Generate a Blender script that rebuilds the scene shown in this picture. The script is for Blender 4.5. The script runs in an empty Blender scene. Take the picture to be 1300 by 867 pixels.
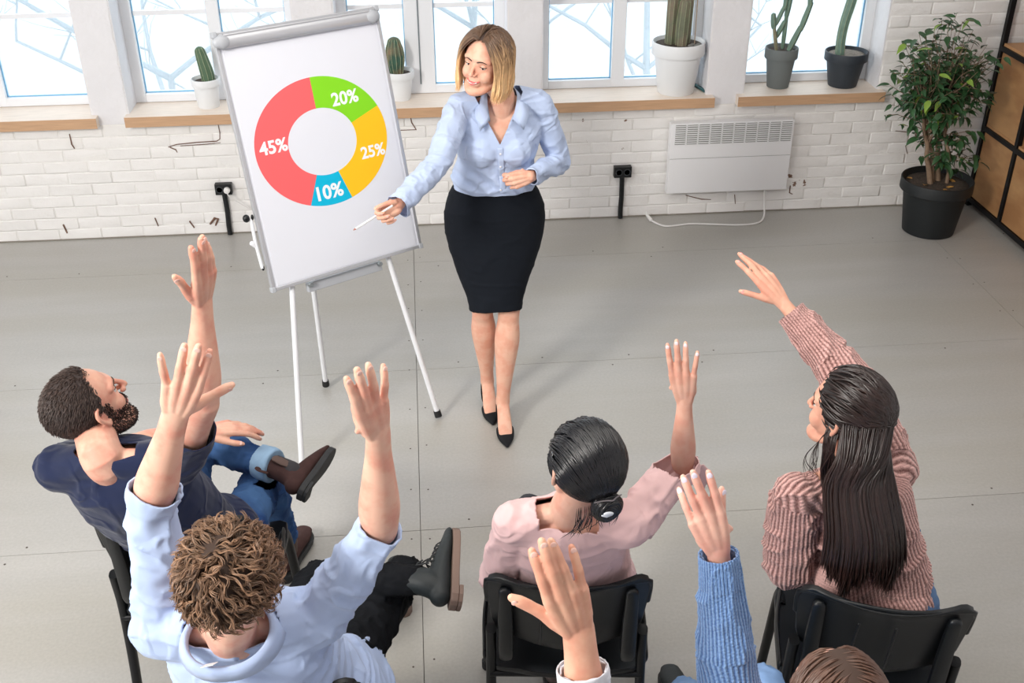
import bpy, bmesh, math, random
import numpy as np
from mathutils import Vector, Matrix
PI = math.pi
S = bpy.context.scene
COL = S.collection

# ------------------------------------------------------------------ camera
F_PX = 1378.0
PITCH, ROLL, YAW = 0.52736, 0.0067251, 0.085194
CAM_H = 2.75
def _cam_axes():
    cy, sy = math.cos(YAW), math.sin(YAW); cp, sp = math.cos(PITCH), math.sin(PITCH)
    fwd = Vector((sy*cp, cy*cp, -sp)); right = Vector((cy, -sy, 0)); down = fwd.cross(right)
    r2 = right*math.cos(ROLL) + down*math.sin(ROLL); d2 = -right*math.sin(ROLL) + down*math.cos(ROLL)
    return r2, d2, fwd
_r, _d, _f = _cam_axes()
cam_data = bpy.data.cameras.new('camera'); cam = bpy.data.objects.new('camera', cam_data); COL.objects.link(cam)
cam_data.sensor_fit = 'HORIZONTAL'; cam_data.sensor_width = 36.0; cam_data.lens = 36.0*F_PX/1300.0
cam_data.clip_start = 0.05; cam_data.clip_end = 200
mw_ = Matrix.Identity(4)
for i in range(3):
    mw_[i][0] = _r[i]; mw_[i][1] = -_d[i]; mw_[i][2] = -_f[i]
mw_[2][3] = CAM_H
cam.matrix_world = mw_
S.camera = cam

# ------------------------------------------------------------------ light
S.view_settings.view_transform = 'Standard'; S.view_settings.look = 'None'
S.view_settings.gamma = 1.0; S.view_settings.use_curve_mapping = False
S.view_settings.exposure = 0.30
world = bpy.data.worlds.new('overcast_sky'); S.world = world; world.use_nodes = True
bg = world.node_tree.nodes['Background']
bg.inputs[0].default_value = (0.93, 0.965, 1.0, 1); bg.inputs[1].default_value = 2.0
def area(name, loc, target, size, power, color=(1, 1, 1)):
    l = bpy.data.lights.new(name, 'AREA'); l.shape = 'RECTANGLE'; l.size, l.size_y = size; l.energy = power; l.color = color
    o = bpy.data.objects.new(name, l); COL.objects.link(o); o.location = loc
    o.rotation_euler = (Vector(target)-Vector(loc)).to_track_quat('-Z', 'Y').to_euler()
    return o
area('key_light', (-3.2, 0.2, 3.3), (0.3, 3.6, 0.4), (.9, .9), 165, (1.0, 0.96, 0.90))
area('overhead_fill', (0.4, 2.4, 3.5), (0.4, 2.4, 0), (3.0, 2.4), 55, (1.0, 0.95, 0.88))  # added fill from above, no fixture there; balances light across the floor

# ------------------------------------------------------------------ bookkeeping
def tag(o, label=None, cat=None, group=None, kind=None):
    if label: o['label'] = label
    if cat: o['category'] = cat
    if group: o['group'] = group
    if kind: o['kind'] = kind
    return o
def mw(o):
    m = o.matrix_basis.copy()
    while o.parent is not None:
        o = o.parent; m = o.matrix_basis @ m
    return m
def empty(name, loc, rz=0.0, label=None, cat=None, group=None, kind=None):
    o = bpy.data.objects.new(name, None); COL.objects.link(o)
    o.empty_display_size = 0.1
    o.location = loc; o.rotation_euler = (0, 0, rz)
    return tag(o, label, cat, group, kind)

# ------------------------------------------------------------------ geometry: (verts Nx3, faces list)
def geo(v, f): return (np.asarray(v, float).reshape(-1, 3), list(f))
def join(*gs):
    V = []; Fs = []; n = 0
    for g in gs:
        if g is None: continue
        v, f = g
        V.append(v); Fs += [tuple(i+n for i in q) for q in f]; n += len(v)
    return (np.concatenate(V) if V else np.zeros((0, 3)), Fs)
def xf(g, m):
    v, f = g; M = np.array(m); return (v @ M[:3, :3].T + M[:3, 3], f)
def mk_mesh(name, g):
    v, f = g
    me = bpy.data.meshes.new(name)
    me.from_pydata(v.tolist(), [], f); me.update()
    return me
def obj(name, g, mat=None, parent=None, smooth=False, local=False, bevel=0, mods=None):
    """link ONE mesh object; vertices are given in world space unless local"""
    if isinstance(g, bpy.types.Mesh): me = g
    else:
        if parent is not None and not local: g = xf(g, mw(parent).inverted())
        me = mk_mesh(name, g)
    if mat is not None and len(me.materials) == 0: me.materials.append(mat)
    if smooth:
        me.polygons.foreach_set('use_smooth', [True]*len(me.polygons))
        if smooth == 'auto':
            try: me.set_sharp_from_angle(angle=math.radians(40))
            except Exception: pass
    o = bpy.data.objects.new(name, me); COL.objects.link(o)
    if parent is not None: o.parent = parent
    if bevel:
        b = o.modifiers.new('bevel', 'BEVEL'); b.width = bevel; b.segments = 2; b.limit_method = 'ANGLE'
    return o
def struct(name, g, mat, parent=None, **k):
    o = obj(name, g, mat, parent, **k)
    if parent is None: o['kind'] = 'structure'
    return o
def copy_tree(o, parent=None):
    c = o.copy(); COL.objects.link(c)
    if parent is not None: c.parent = parent
    for ch in list(o.children): copy_tree(ch, c)
    return c
def box(x0, x1, y0, y1, z0, z1):
    v = [(x, y, z) for z in (z0, z1) for y in (y0, y1) for x in (x0, x1)]
    return geo(v, [(0, 2, 3, 1), (4, 5, 7, 6), (0, 1, 5, 4), (2, 6, 7, 3), (0, 4, 6, 2), (1, 3, 7, 5)])
def frame_of(t, up):
    t = np.array(t, float); t /= np.linalg.norm(t)+1e-12
    up = np.array(up, float); a = up - t*(up @ t)
    if np.linalg.norm(a) < 1e-4:
        up = np.array([1., 0, 0]) if abs(t[0]) < .9 else np.array([0, 1., 0]); a = up - t*(up @ t)
    a /= np.linalg.norm(a); b = np.cross(t, a)
    return t, a, b
def cr(pts, n):
    """Catmull-Rom resample of rows to n points (any dimension)"""
    P = np.asarray(pts, float)
    if len(P) < 3:
        s = np.linspace(0, 1, n)[:, None]; return P[0]*(1-s)+P[-1]*s
    d = np.linalg.norm(np.diff(P[:, :3], axis=0), axis=1); c = np.concatenate([[0], np.cumsum(d)]); c /= c[-1]
    E = np.vstack([2*P[0]-P[1], P, 2*P[-1]-P[-2]])
    out = []
    for s in np.linspace(0, 1, n):
        i = min(len(P)-2, max(0, int(np.searchsorted(c, s, 'right')-1)))
        u = (s-c[i])/max(1e-9, c[i+1]-c[i])
        p0, p1, p2, p3 = E[i], E[i+1], E[i+2], E[i+3]
        out.append(0.5*((2*p1)+(-p0+p2)*u+(2*p0-5*p1+4*p2-p3)*u*u+(-p0+3*p1-3*p2+p3)*u**3))
    return np.array(out)
def tube(pts, rad, seg=12, up=(0, 0, 1), n=None, caps='round', spline=True, power=2.0):
    """tapered tube; rad rows are r or (ra, rb) with ra along `up`-ish axis, rb sideways; closed ends"""
    P = np.asarray(pts, float); R = np.asarray(rad, float)
    if R.ndim == 0: R = np.full((len(P), 1), float(R))
    if R.ndim == 1: R = R[:, None] if len(R) == len(P) else np.tile(R, (len(P), 1))
    if R.shape[1] == 1: R = np.repeat(R, 2, 1)
    if n and spline: Q = cr(np.hstack([P, R]), n); P, R = Q[:, :3], np.maximum(Q[:, 3:], 1e-4)
    elif n:
        d = np.linalg.norm(np.diff(P, axis=0), axis=1); c = np.concatenate([[0], np.cumsum(d)]); s = np.linspace(0, c[-1], n)
        P = np.stack([np.interp(s, c, P[:, k]) for k in range(3)], 1); R = np.stack([np.interp(s, c, R[:, k]) for k in range(2)], 1)
    T = np.gradient(P, axis=0) if len(P) > 2 else np.array([P[1]-P[0]]*2)
    if caps == 'round':
        # extra rings at both ends make a hemisphere
        def cap(p, t, r, sgn):
            rr = r.mean(); ps = []; rs = []
            for a in (0.35, 0.7, 0.95):
                ps.append(p+sgn*t*rr*a); rs.append(r*math.sqrt(max(1e-4, 1-a*a)))
            return ps, rs
        t0 = T[0]/np.linalg.norm(T[0]); t1 = T[-1]/np.linalg.norm(T[-1])
        a, ra = cap(P[0], t0, R[0], -1); b, rb = cap(P[-1], t1, R[-1], 1)
        P = np.vstack([a[::-1], P, b]); R = np.vstack([ra[::-1], R, rb]); T = np.vstack([[t0]*3, T, [t1]*3])
    ang = np.linspace(0, 2*PI, seg, endpoint=False)
    ca, sa = np.cos(ang), np.sin(ang)
    if power != 2.0:
        ca = np.sign(ca)*np.abs(ca)**(2/power); sa = np.sign(sa)*np.abs(sa)**(2/power)
    V = []; prev = None
    for i in range(len(P)):
        t, A, B = frame_of(T[i], up if prev is None else prev)
        if prev is not None or True: prev = A
        V.append(P[i]+np.outer(ca*R[i, 0], A)+np.outer(sa*R[i, 1], B))
    m = len(P); V = np.concatenate(V)
    Fc = [(i*seg+j, i*seg+(j+1) % seg, (i+1)*seg+(j+1) % seg, (i+1)*seg+j) for i in range(m-1) for j in range(seg)]
    if caps: Fc += [tuple(range(seg))[::-1], tuple((m-1)*seg+j for j in range(seg))]
    return (V, Fc)
def lathe(prof, c=(0, 0, 0), seg=32, closed=False):
    """prof rows (r, z)"""
    V = []; m = len(prof); ang = np.linspace(0, 2*PI, seg, endpoint=False)
    for r, z in prof: V.append(np.stack([c[0]+r*np.cos(ang), c[1]+r*np.sin(ang), np.full(seg, c[2]+z)], 1))
    Fc = [(i*seg+j, i*seg+(j+1) % seg, (i+1)*seg+(j+1) % seg, (i+1)*seg+j) for i in range(m-1) for j in range(seg)]
    Fc += [tuple(range(seg))[::-1], tuple((m-1)*seg+j for j in range(seg))]
    return (np.concatenate(V), Fc)
def ellipsoid(c, r, seg=20, rings=12, rot=None):
    V = [[0, 0, -1]]
    for i in range(1, rings):
        a = -PI/2+PI*i/rings
        for j in range(seg): b = 2*PI*j/seg; V.append([math.cos(a)*math.cos(b), math.cos(a)*math.sin(b), math.sin(a)])
    V.append([0, 0, 1]); V = np.array(V)*np.array(r)
    if rot is not None: V = V @ np.array(rot)[:3, :3].T
    Fc = [(0, 1+(j+1) % seg, 1+j) for j in range(seg)]
    for i in range(rings-2):
        for j in range(seg): a = 1+i*seg+j; b = 1+i*seg+(j+1) % seg; Fc.append((a, b, b+seg, a+seg))
    L = len(V)-1; o = 1+(rings-2)*seg
    Fc += [(o+j, o+(j+1) % seg, L) for j in range(seg)]
    return (V+np.array(c), Fc)
def rbox(x0, x1, y0, y1, z0, z1, r=0.01):
    """box with chamfered edges (cheap)"""
    bm = bmesh.new(); v, f = box(x0, x1, y0, y1, z0, z1)
    bv = [bm.verts.new(p) for p in v]
    for q in f: bm.faces.new([bv[i] for i in q])
    bmesh.ops.bevel(bm, geom=list(bm.edges)+list(bm.verts), offset=r, segments=2, profile=0.7, affect='EDGES')
    bm.verts.index_update(); g = geo([tuple(a.co) for a in bm.verts], [tuple(a.index for a in q.verts) for q in bm.faces]); bm.free()
    return g
def hull2(poly, z0, z1):
    """prism of an xy polygon"""
    n = len(poly); v = [(x, y, z0) for x, y in poly]+[(x, y, z1) for x, y in poly]
    return geo(v, [tuple(range(n))[::-1], tuple(range(n, 2*n))]+[(i, (i+1) % n, n+(i+1) % n, n+i) for i in range(n)])

# ------------------------------------------------------------------ value noise (numpy)
_rs = np.random.RandomState(5); _tab = _rs.rand(4096)
def vnoise(p):
    p = np.asarray(p, float); i = np.floor(p).astype(np.int64); f = p-i; u = f*f*(3-2*f)
    def h(a, b, c): return _tab[((a*73856093) ^ (b*19349663) ^ (c*83492791)) & 4095]
    x, y, z = i[:, 0], i[:, 1], i[:, 2]; r = 0
    for dx in (0, 1):
        for dy in (0, 1):
            for dz in (0, 1):
                w = (u[:, 0] if dx else 1-u[:, 0])*(u[:, 1] if dy else 1-u[:, 1])*(u[:, 2] if dz else 1-u[:, 2])
                r = r+w*h(x+dx, y+dy, z+dz)
    return r*2-1

# ------------------------------------------------------------------ materials
def srgb(r, g, b):
    f = lambda c: (c/255/12.92 if c/255 <= 0.04045 else ((c/255+0.055)/1.055)**2.4)
    return (f(r), f(g), f(b), 1.0)
_mats = {}
def mat(name, rgb, rough=0.6, metal=0.0, var=0.0, vscale=20.0, bump=0.0, bscale=80.0, bdist=0.002, spec=0.5, sss=0.0, stretch=None, sheen=0.0, det=3.0, var2=None, v2scale=3.0, alpha=None):
    if name in _mats: return _mats[name]
    m = bpy.data.materials.new(name); m.use_nodes = True; nt = m.node_tree; N = nt.nodes; L = nt.links
    b = N['Principled BSDF']; c = srgb(*rgb)
    b.inputs['Base Color'].default_value = c; b.inputs['Roughness'].default_value = rough; b.inputs['Metallic'].default_value = metal
    b.inputs['Specular IOR Level'].default_value = spec
    if sheen: b.inputs['Sheen Weight'].default_value = sheen
    if sss:
        b.inputs['Subsurface Weight'].default_value = sss; b.inputs['Subsurface Radius'].default_value = (1, .35, .2); b.inputs['Subsurface Scale'].default_value = 0.012
    tc = N.new('ShaderNodeTexCoord'); src = tc.outputs['Object']
    if stretch:
        mp = N.new('ShaderNodeMapping'); L.new(src, mp.inputs[0]); mp.inputs['Scale'].default_value = stretch; src = mp.outputs[0]
    def noise(scale, d=det):
        n = N.new('ShaderNodeTexNoise'); n.inputs['Scale'].default_value = scale; n.inputs['Detail'].default_value = d; L.new(src, n.inputs['Vector']); return n
    if var or var2:
        hsv = N.new('ShaderNodeHueSaturation'); hsv.inputs['Color'].default_value = c
        mr = N.new('ShaderNodeMapRange'); mr.inputs[1].default_value = .3; mr.inputs[2].default_value = .7; mr.inputs[3].default_value = 1-var; mr.inputs[4].default_value = 1+var
        L.new(noise(vscale).outputs[0], mr.inputs[0]); L.new(mr.outputs[0], hsv.inputs['Value']); out = hsv.outputs[0]
        if var2:
            mx = N.new('ShaderNodeMix'); mx.data_type = 'RGBA'; rp = N.new('ShaderNodeMapRange'); rp.inputs[1].default_value = .42; rp.inputs[2].default_value = .62
            L.new(noise(v2scale, 4).outputs[0], rp.inputs[0]); L.new(rp.outputs[0], mx.inputs[0]); L.new(out, mx.inputs[6]); mx.inputs[7].default_value = srgb(*var2); out = mx.outputs[2]
        L.new(out, b.inputs['Base Color'])
    if bump:
        bp = N.new('ShaderNodeBump'); bp.inputs['Strength'].default_value = bump; bp.inputs['Distance'].default_value = bdist
        L.new(noise(bscale, 4).outputs[0], bp.inputs['Height']); L.new(bp.outputs[0], b.inputs['Normal'])
    _mats[name] = m
    return m
# =================================================================== THE ROOM
WY = 6.18                 # face of the back wall
SILL = 0.765
def paint_mat():
    m = mat('white_painted_brick', (236, 234, 232), 0.75, var=.025, vscale=6, bump=.55, bscale=38, bdist=.006)
    nt = m.node_tree; N = nt.nodes; L = nt.links; b = N['Principled BSDF']
    tc = N.new('ShaderNodeNewGeometry')
    n = N.new('ShaderNodeTexNoise'); n.inputs['Scale'].default_value = 9; n.inputs['Detail'].default_value = 6; L.new(tc.outputs['Position'], n.inputs['Vector'])
    n2 = N.new('ShaderNodeTexNoise'); n2.inputs['Scale'].default_value = 1.7; L.new(tc.outputs['Position'], n2.inputs['Vector'])
    ml = N.new('ShaderNodeMath'); ml.operation = 'MULTIPLY'; L.new(n.outputs[0], ml.inputs[0]); L.new(n2.outputs[0], ml.inputs[1])
    r = N.new('ShaderNodeMapRange'); r.inputs[1].default_value = .436; r.inputs[2].default_value = .442
    L.new(ml.outputs[0], r.inputs[0])
    mx = N.new('ShaderNodeMix'); mx.data_type = 'RGBA'; L.new(r.outputs[0], mx.inputs[0])
    src = b.inputs['Base Color'].links[0].from_socket; L.new(src, mx.inputs[6]); mx.inputs[7].default_value = srgb(128, 100, 84)
    L.new(mx.outputs[2], b.inputs['Base Color'])
    return m
M_brick = paint_mat()
M_plaster = mat('white_plaster', (228, 227, 230), .8, var=.02, vscale=5, bump=.6, bscale=30, bdist=.008)
M_mortar = mat('painted_mortar', (234, 232, 229), .85, var=.05, vscale=12, bump=.6, bscale=60, bdist=.005)
M_wood = mat('oak_veneer_lit', (236, 222, 208), .5, var=.06, vscale=14, stretch=(1, 9, 9), bump=.1, bscale=40, bdist=.001)  # window light on the sill tops is painted into this whitened oak
M_woodedge = mat('oak_edge', (196, 158, 124), .55, var=.14, vscale=10, stretch=(.6, 8, 30), bump=.1, bscale=40)
M_pvc = mat('white_window_plastic', (236, 238, 242), .3)
M_gasket = mat('blue_window_gasket', (120, 178, 214), .5)
M_ply = mat('plywood_door', (190, 146, 100), .5, var=.10, vscale=5, stretch=(1, 1, 2.5), var2=(166, 120, 78), v2scale=2.6)
M_plytop = mat('plywood_shelf', (201, 152, 106), .5, var=.07, vscale=6, stretch=(3, 1, 1))
M_steel = mat('black_steel', (13, 15, 18), .45, spec=.3)
M_black = mat('black_plastic', (8, 12, 16), .42, bump=.15, bscale=400, bdist=.0005, spec=.45)
def glass_mat():
    m = bpy.data.materials.new('window_glass'); m.use_nodes = True; N = m.node_tree.nodes; L = m.node_tree.links
    N.remove(N['Principled BSDF']); t = N.new('ShaderNodeBsdfTransparent'); t.inputs[0].default_value = (.93, .965, .98, 1)
    g = N.new('ShaderNodeBsdfGlossy'); g.inputs['Roughness'].default_value = .02; g.inputs[0].default_value = (.9, .95, 1, 1)
    d = N.new('ShaderNodeBsdfTranslucent'); d.inputs[0].default_value = (.93, .97, 1, 1)
    a = N.new('ShaderNodeMixShader'); a.inputs[0].default_value = .12; L.new(t.outputs[0], a.inputs[1]); L.new(d.outputs[0], a.inputs[2])
    mx = N.new('ShaderNodeMixShader'); mx.inputs[0].default_value = .05
    L.new(a.outputs[0], mx.inputs[1]); L.new(g.outputs[0], mx.inputs[2]); L.new(mx.outputs[0], N['Material Output'].inputs[0])
    return m
M_glass = glass_mat()

# ---- floor: screed panels 3.1 x 1.19 m with narrow joints
M_panel = mat('cement_floor_panel', (171, 169, 165), .38, var=.045, vscale=2.2, stretch=(.55, 3.0, 1), bump=.12, bscale=120, bdist=.001, var2=(166, 163, 156), v2scale=.8, spec=.75)
def tune_floor():
    m = M_panel; nt = m.node_tree; N = nt.nodes; L = nt.links; b = N['Principled BSDF']
    g = N.new('ShaderNodeNewGeometry')
    sp = N.new('ShaderNodeTexNoise'); sp.inputs['Scale'].default_value = 90; sp.inputs['Detail'].default_value = 2; L.new(g.outputs['Position'], sp.inputs['Vector'])
    mr = N.new('ShaderNodeMapRange'); mr.inputs[1].default_value = .3; mr.inputs[2].default_value = .7; mr.inputs[3].default_value = .95; mr.inputs[4].default_value = 1.05
    L.new(sp.outputs[0], mr.inputs[0])
    v = N.new('ShaderNodeVectorMath'); v.operation = 'SCALE'; L.new(b.inputs['Base Color'].links[0].from_socket, v.inputs[0]); L.new(mr.outputs[0], v.inputs['Scale'])
    L.new(v.outputs[0], b.inputs['Base Color'])
tune_floor()
M_joint = mat('floor_joint', (140, 137, 131), .9)
M_dot = mat('dark_screw_head', (74, 66, 58), .6)
floor = struct('floor', box(-6.2, 3.95, -2.4, WY+.02, -.20, -.012), M_joint)
xs = [-6.2, -3.18, -.08, 3.02, 3.95]; ys = [6.2, 5.66, 4.48, 3.29, 2.10, .91, -.28, -1.47, -2.4]
g_ = .0013
for i in range(len(xs)-1):
    for j in range(len(ys)-1):
        obj('floor_panel', box(xs[i]+g_, xs[i+1]-g_, ys[j+1]+g_, ys[j]-g_, -.012, 0), M_panel, floor)
dots = []
rr = random.Random(3)
for y in (5.66, 4.48, 3.29, 2.10):
    x = -2.9
    while x < 3.7:
        for s in (-.055, .05):
            if rr.random() < .62:
                px, py = x+rr.uniform(-.03, .03)+(.08 if s > 0 else 0), y+s+rr.uniform(-.01, .01)
                dots.append(lathe([(.0045, 0), (.0045, .0006)], (px, py, 0.0002), 8))
        x += .42
for x in (-.08, 3.02):
    y = 2.3
    while y < 6.0:
        for s in (-.035, .035): dots.append(lathe([(.0038, 0), (.0038, .0006)], (x+s, y+rr.uniform(-.02, .02), 0.0002), 8))
        y += .31
tag(obj('screw_heads', join(*dots), M_dot, floor), kind='stuff')

# ---- back wall
OPEN = [(-2.86, -1.86), (-1.665, -.68), (-.46, .52), (.71, 1.70), (1.915, 2.745)]
WTOP = 2.95; HEAD = 2.45; WB = 6.62
core = [box(-6.2, 3.95, WY+.0022, WB, -.2, .705)]
px = -6.2
for a, b in OPEN:
    core.append(box(px, a, WY+.0022, WB, .705, HEAD)); px = b
core.append(box(px, 3.95, WY+.0022, WB, .705, HEAD))
core.append(box(-6.2, 3.95, WY+.0022, WB, HEAD, WTOP))
wall = struct('wall_back', join(*core), M_mortar)
# plastered pier faces (panels of plaster with slightly wavy arrises)
def wavy_slab(x0, x1, z0, z1, y0, y1, n=26, amp=.004, sd=0):
    r = random.Random(sd); V = []; F = []
    for k in range(n+1):
        z = z0+(z1-z0)*k/n; a = x0+r.uniform(-amp, amp); b = x1+r.uniform(-amp, amp)
        V += [(a, y0, z), (b, y0, z), (b, y1, z), (a, y1, z)]
    for k in range(n):
        o = 4*k
        for j in range(4): F.append((o+j, o+(j+1) % 4, o+4+(j+1) % 4, o+4+j))
    F += [(3, 2, 1, 0), (4*n, 4*n+1, 4*n+2, 4*n+3)]
    return geo(V, F)
piers = [(OPEN[0][1], OPEN[1][0]), (OPEN[1][1], OPEN[2][0]), (OPEN[2][1], OPEN[3][0]), (OPEN[3][1], OPEN[4][0])]
for k, (a, b) in enumerate(piers):
    obj('plaster_pier', wavy_slab(a, b, .707, HEAD, WY, WY+.02, 60, sd=k), M_plaster, wall)
for a, b in OPEN:      # smooth reveals
    for x, s in ((a, 1), (b, -1)):
        obj('reveal', box(min(x, x+s*.008), max(x, x+s*.008), WY+.004, 6.40, SILL, HEAD), M_plaster, wall)
# bricks: individual rounded blocks, laid in half bond
def brick_mesh(w, h, d, r, sd):
    q = random.Random(sd); v, f = rbox(-w/2, w/2, -d/2, d/2, -h/2, h/2, r)
    v = v.copy()
    for k in range(len(v)): v[k] += [q.uniform(-.0022, .0022), q.uniform(-.0015, .0015), q.uniform(-.0018, .0018)]
    return mk_mesh('brick', (v, f))
BW, BH = .247, .0705
BM = [brick_mesh(BW-.005, BH-.0045, .03, .006, s) for s in range(8)]
BMh = [brick_mesh(BW/2-.005, BH-.0045, .03, .006, s+20) for s in range(4)]
for m_ in BM+BMh:
    m_.materials.append(M_brick); m_.polygons.foreach_set('use_smooth', [True]*len(m_.polygons))
rb = random.Random(11)
def lay(x0, x1, z0, z1, xlim=None):
    nb = 0; row = 0; z = z0+BH/2
    far = []
    while z < z1:
        x = x0+(0 if row % 2 else -BW/2)
        while x < x1:
            a, b = max(x, x0), min(x+BW, x1)
            if b-a > .05:
                full = b-a > BW*.75
                me = rb.choice(BM) if full else rb.choice(BMh)
                sx = (b-a-.007)/((BW-.007) if full else (BW/2-.007))
                loc = ((a+b)/2, WY+.0145+rb.uniform(-.0022, .0022), z)
                rx, rz = rb.uniform(-.012, .012), rb.uniform(-.008, .008)
                if xlim and xlim[0] < loc[0] < xlim[1]:
                    o = bpy.data.objects.new('brick', me); COL.objects.link(o); o.parent = wall
                    o.location = loc; o.rotation_euler = (rx, 0, rz); o.scale = (sx, 1, 1); nb += 1
                else:
                    M = Matrix.Translation(loc) @ Matrix.Rotation(rx, 4, 'X') @ Matrix.Diagonal((sx, 1, 1, 1))
                    far.append(xf((np.array([tuple(v.co) for v in me.vertices]), [tuple(p.vertices) for p in me.polygons]), M))
            x += BW
        z += BH; row += 1
    return nb, far
n1, f1 = lay(-3.8, 3.85, 0, .70, (-2.35, 3.5))
n2, f2 = lay(2.745, 3.85, .705, 1.36, (2.7, 3.52))
tag(obj('brick_courses', join(*(f1+f2)), M_brick, wall, smooth=True), kind='stuff')
# two old cracks and chips in the paint
M_chip = mat('exposed_brick_chip', (116, 88, 74), .9, var=.2, vscale=60)
def crack(pts, w):
    P = np.array([(x, WY-.004, z) for x, z in pts]); return tube(P, [w*(.5+.5*math.sin(PI*(k+.6)/len(P))) for k in range(len(P))], 6, up=(0, 1, 0), spline=False)
ck = [crack([(-1.47, .563), (-1.42, .577), (-1.30, .585), (-1.19, .588), (-1.17, .60), (-1.165, .64), (-1.168, .685)], .0032),
      crack([(-1.46, .56), (-1.43, .545), (-1.425, .53)], .004), crack([(-1.40, .567), (-1.25, .572), (-1.17, .578)], .0025),
      crack([(-2.01, .66), (-2.01, .60), (-2.0, .575)], .004),
      crack([(-.06, .70), (-.055, .66), (-.03, .615)], .004), crack([(-.12, .615), (-.03, .615)], .003),
      crack([(2.9, .5), (2.97, .49), (3.02, .51), (3.04, .45), (2.98, .40), (3.0, .35)], .003),
      crack([(-1.30, .07), (-1.27, .105), (-1.25, .10), (-1.27, .06)], .008), crack([(-1.42, .09), (-1.4, .05)], .005), crack([(-1.62, .12), (-1.61, .07)], .004),
      crack([(-2.16, .10), (-2.15, .05)], .006), crack([(1.62, .13), (1.72, .10), (1.78, .095)], .003), crack([(2.0, .165), (2.15, .16), (2.2, .163)], .0045),
      crack([(1.93, .12), (1.94, .06)], .003), crack([(2.28, .165), (2.28, .12), (2.3, .11)], .004)]
tag(obj('cracks', join(*ck), M_chip, wall), kind='stuff')
# dark gap at the foot of the wall
obj('floor_gap', wavy_slab(-6.0, 3.9, 0.001, .008, WY-.006, WY+.01, 2, .0), mat('dirty_gap', (140, 134, 124), .9), wall)

# ---- window sills
for tn, (x0, x1) in enumerate(((-3.0, -1.832), (-1.674, -.60), (-.52, 1.733), (1.876, 2.77))):
    s = empty('window_sill', ((x0+x1)/2, 6.12, .705), kind='structure'); s.name = 'trim_%d' % (tn+1)
    obj('sill_board', box(x0, x1, 6.1215, 6.42, .706, SILL), M_wood, s)
    obj('edge_band', box(x0-.001, x1+.001, 6.12, 6.1225, .705, SILL-.0015), M_woodedge, s)

# ---- windows
def window(k, a, b, splits, sash_out=None):
    """frame with vertical members at the given x, a transom at z=1.26 in every light, glass with blue gasket"""
    w = empty('window_%d' % k, ((a+b)/2, 6.42, SILL), kind='structure')
    z0, z1 = SILL+.001, HEAD; yf, yb = 6.385, 6.46
    obj('window_frame', join(box(a+.065, b-.065, yf, yb, z0, z0+.05), box(a+.065, b-.065, yf, yb, z1-.07, z1), box(a, a+.065, yf, yb, z0, z1), box(b-.065, b, yf, yb, z0, z1),
        *[box(x-h, x+h, yf-.002, yb, z0+.002, z1-.072) for x, h in splits]), M_pvc, w, bevel=.004)
    edges = [a+.065]+[q for x, h in splits for q in (x-h, x+h)]+[b-.065]
    for i in range(0, len(edges), 2):
        l, r = edges[i], edges[i+1]
        obj('glass_pane', box(l, r, 6.425, 6.429, z0+.05, z1-.07), M_glass, w)
        t = .005
        obj('gasket', join(box(l, r, 6.412, 6.424, z0+.05, z0+.05+t), box(l, l+t, 6.412, 6.424, z0+.05, z1-.07), box(r-t, r, 6.412, 6.424, z0+.05, z1-.07)), M_gasket, w)
        obj('glazing_bar', box(l+t, r-t, 6.410, 6.424, 1.262, 1.288), M_pvc, w)
    return w
window(1, *OPEN[0], [(-2.42, .03)])
window(2, *OPEN[1], [(-1.15, .035)])
w3 = window(3, *OPEN[2], [(0.015, .085)])
obj('sash_seam', box(.008, .016, 6.379, 6.384, SILL+.06, HEAD-.05), mat('sash_seam_grey', (120, 128, 134), .7), w3)
window(4, *OPEN[3], [(1.195, .04)])
window(5, *OPEN[4], [])

# ---- right wall
struct('wall_front', box(-6.2, 3.95, -2.5, -2.4, -.2, WTOP+.75), M_plaster)
wl_ = [box(-6.3, -6.2, -2.5, WB, -.2, .8), box(-6.3, -6.2, -2.5, WB, 3.0, WTOP+.75)]+[box(-6.3, -6.2, y, y+.35, .8, 3.0) for y in (-2.5, -.15, 2.2, 4.5, 6.27)]
struct('wall_left', join(*wl_), M_plaster)
wr = struct('wall_right', box(3.87, 3.95, -2.4, WY+.01, 0, WTOP+.75), M_plaster)

struct('ceiling', box(-6.2, 3.95, -2.4, WB, WTOP+.75, WTOP+.85), M_plaster)
wall_top = obj('wall_head', box(-6.2, 3.95, WY+.0022, WB, WTOP, WTOP+.75), M_mortar, wall)
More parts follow.
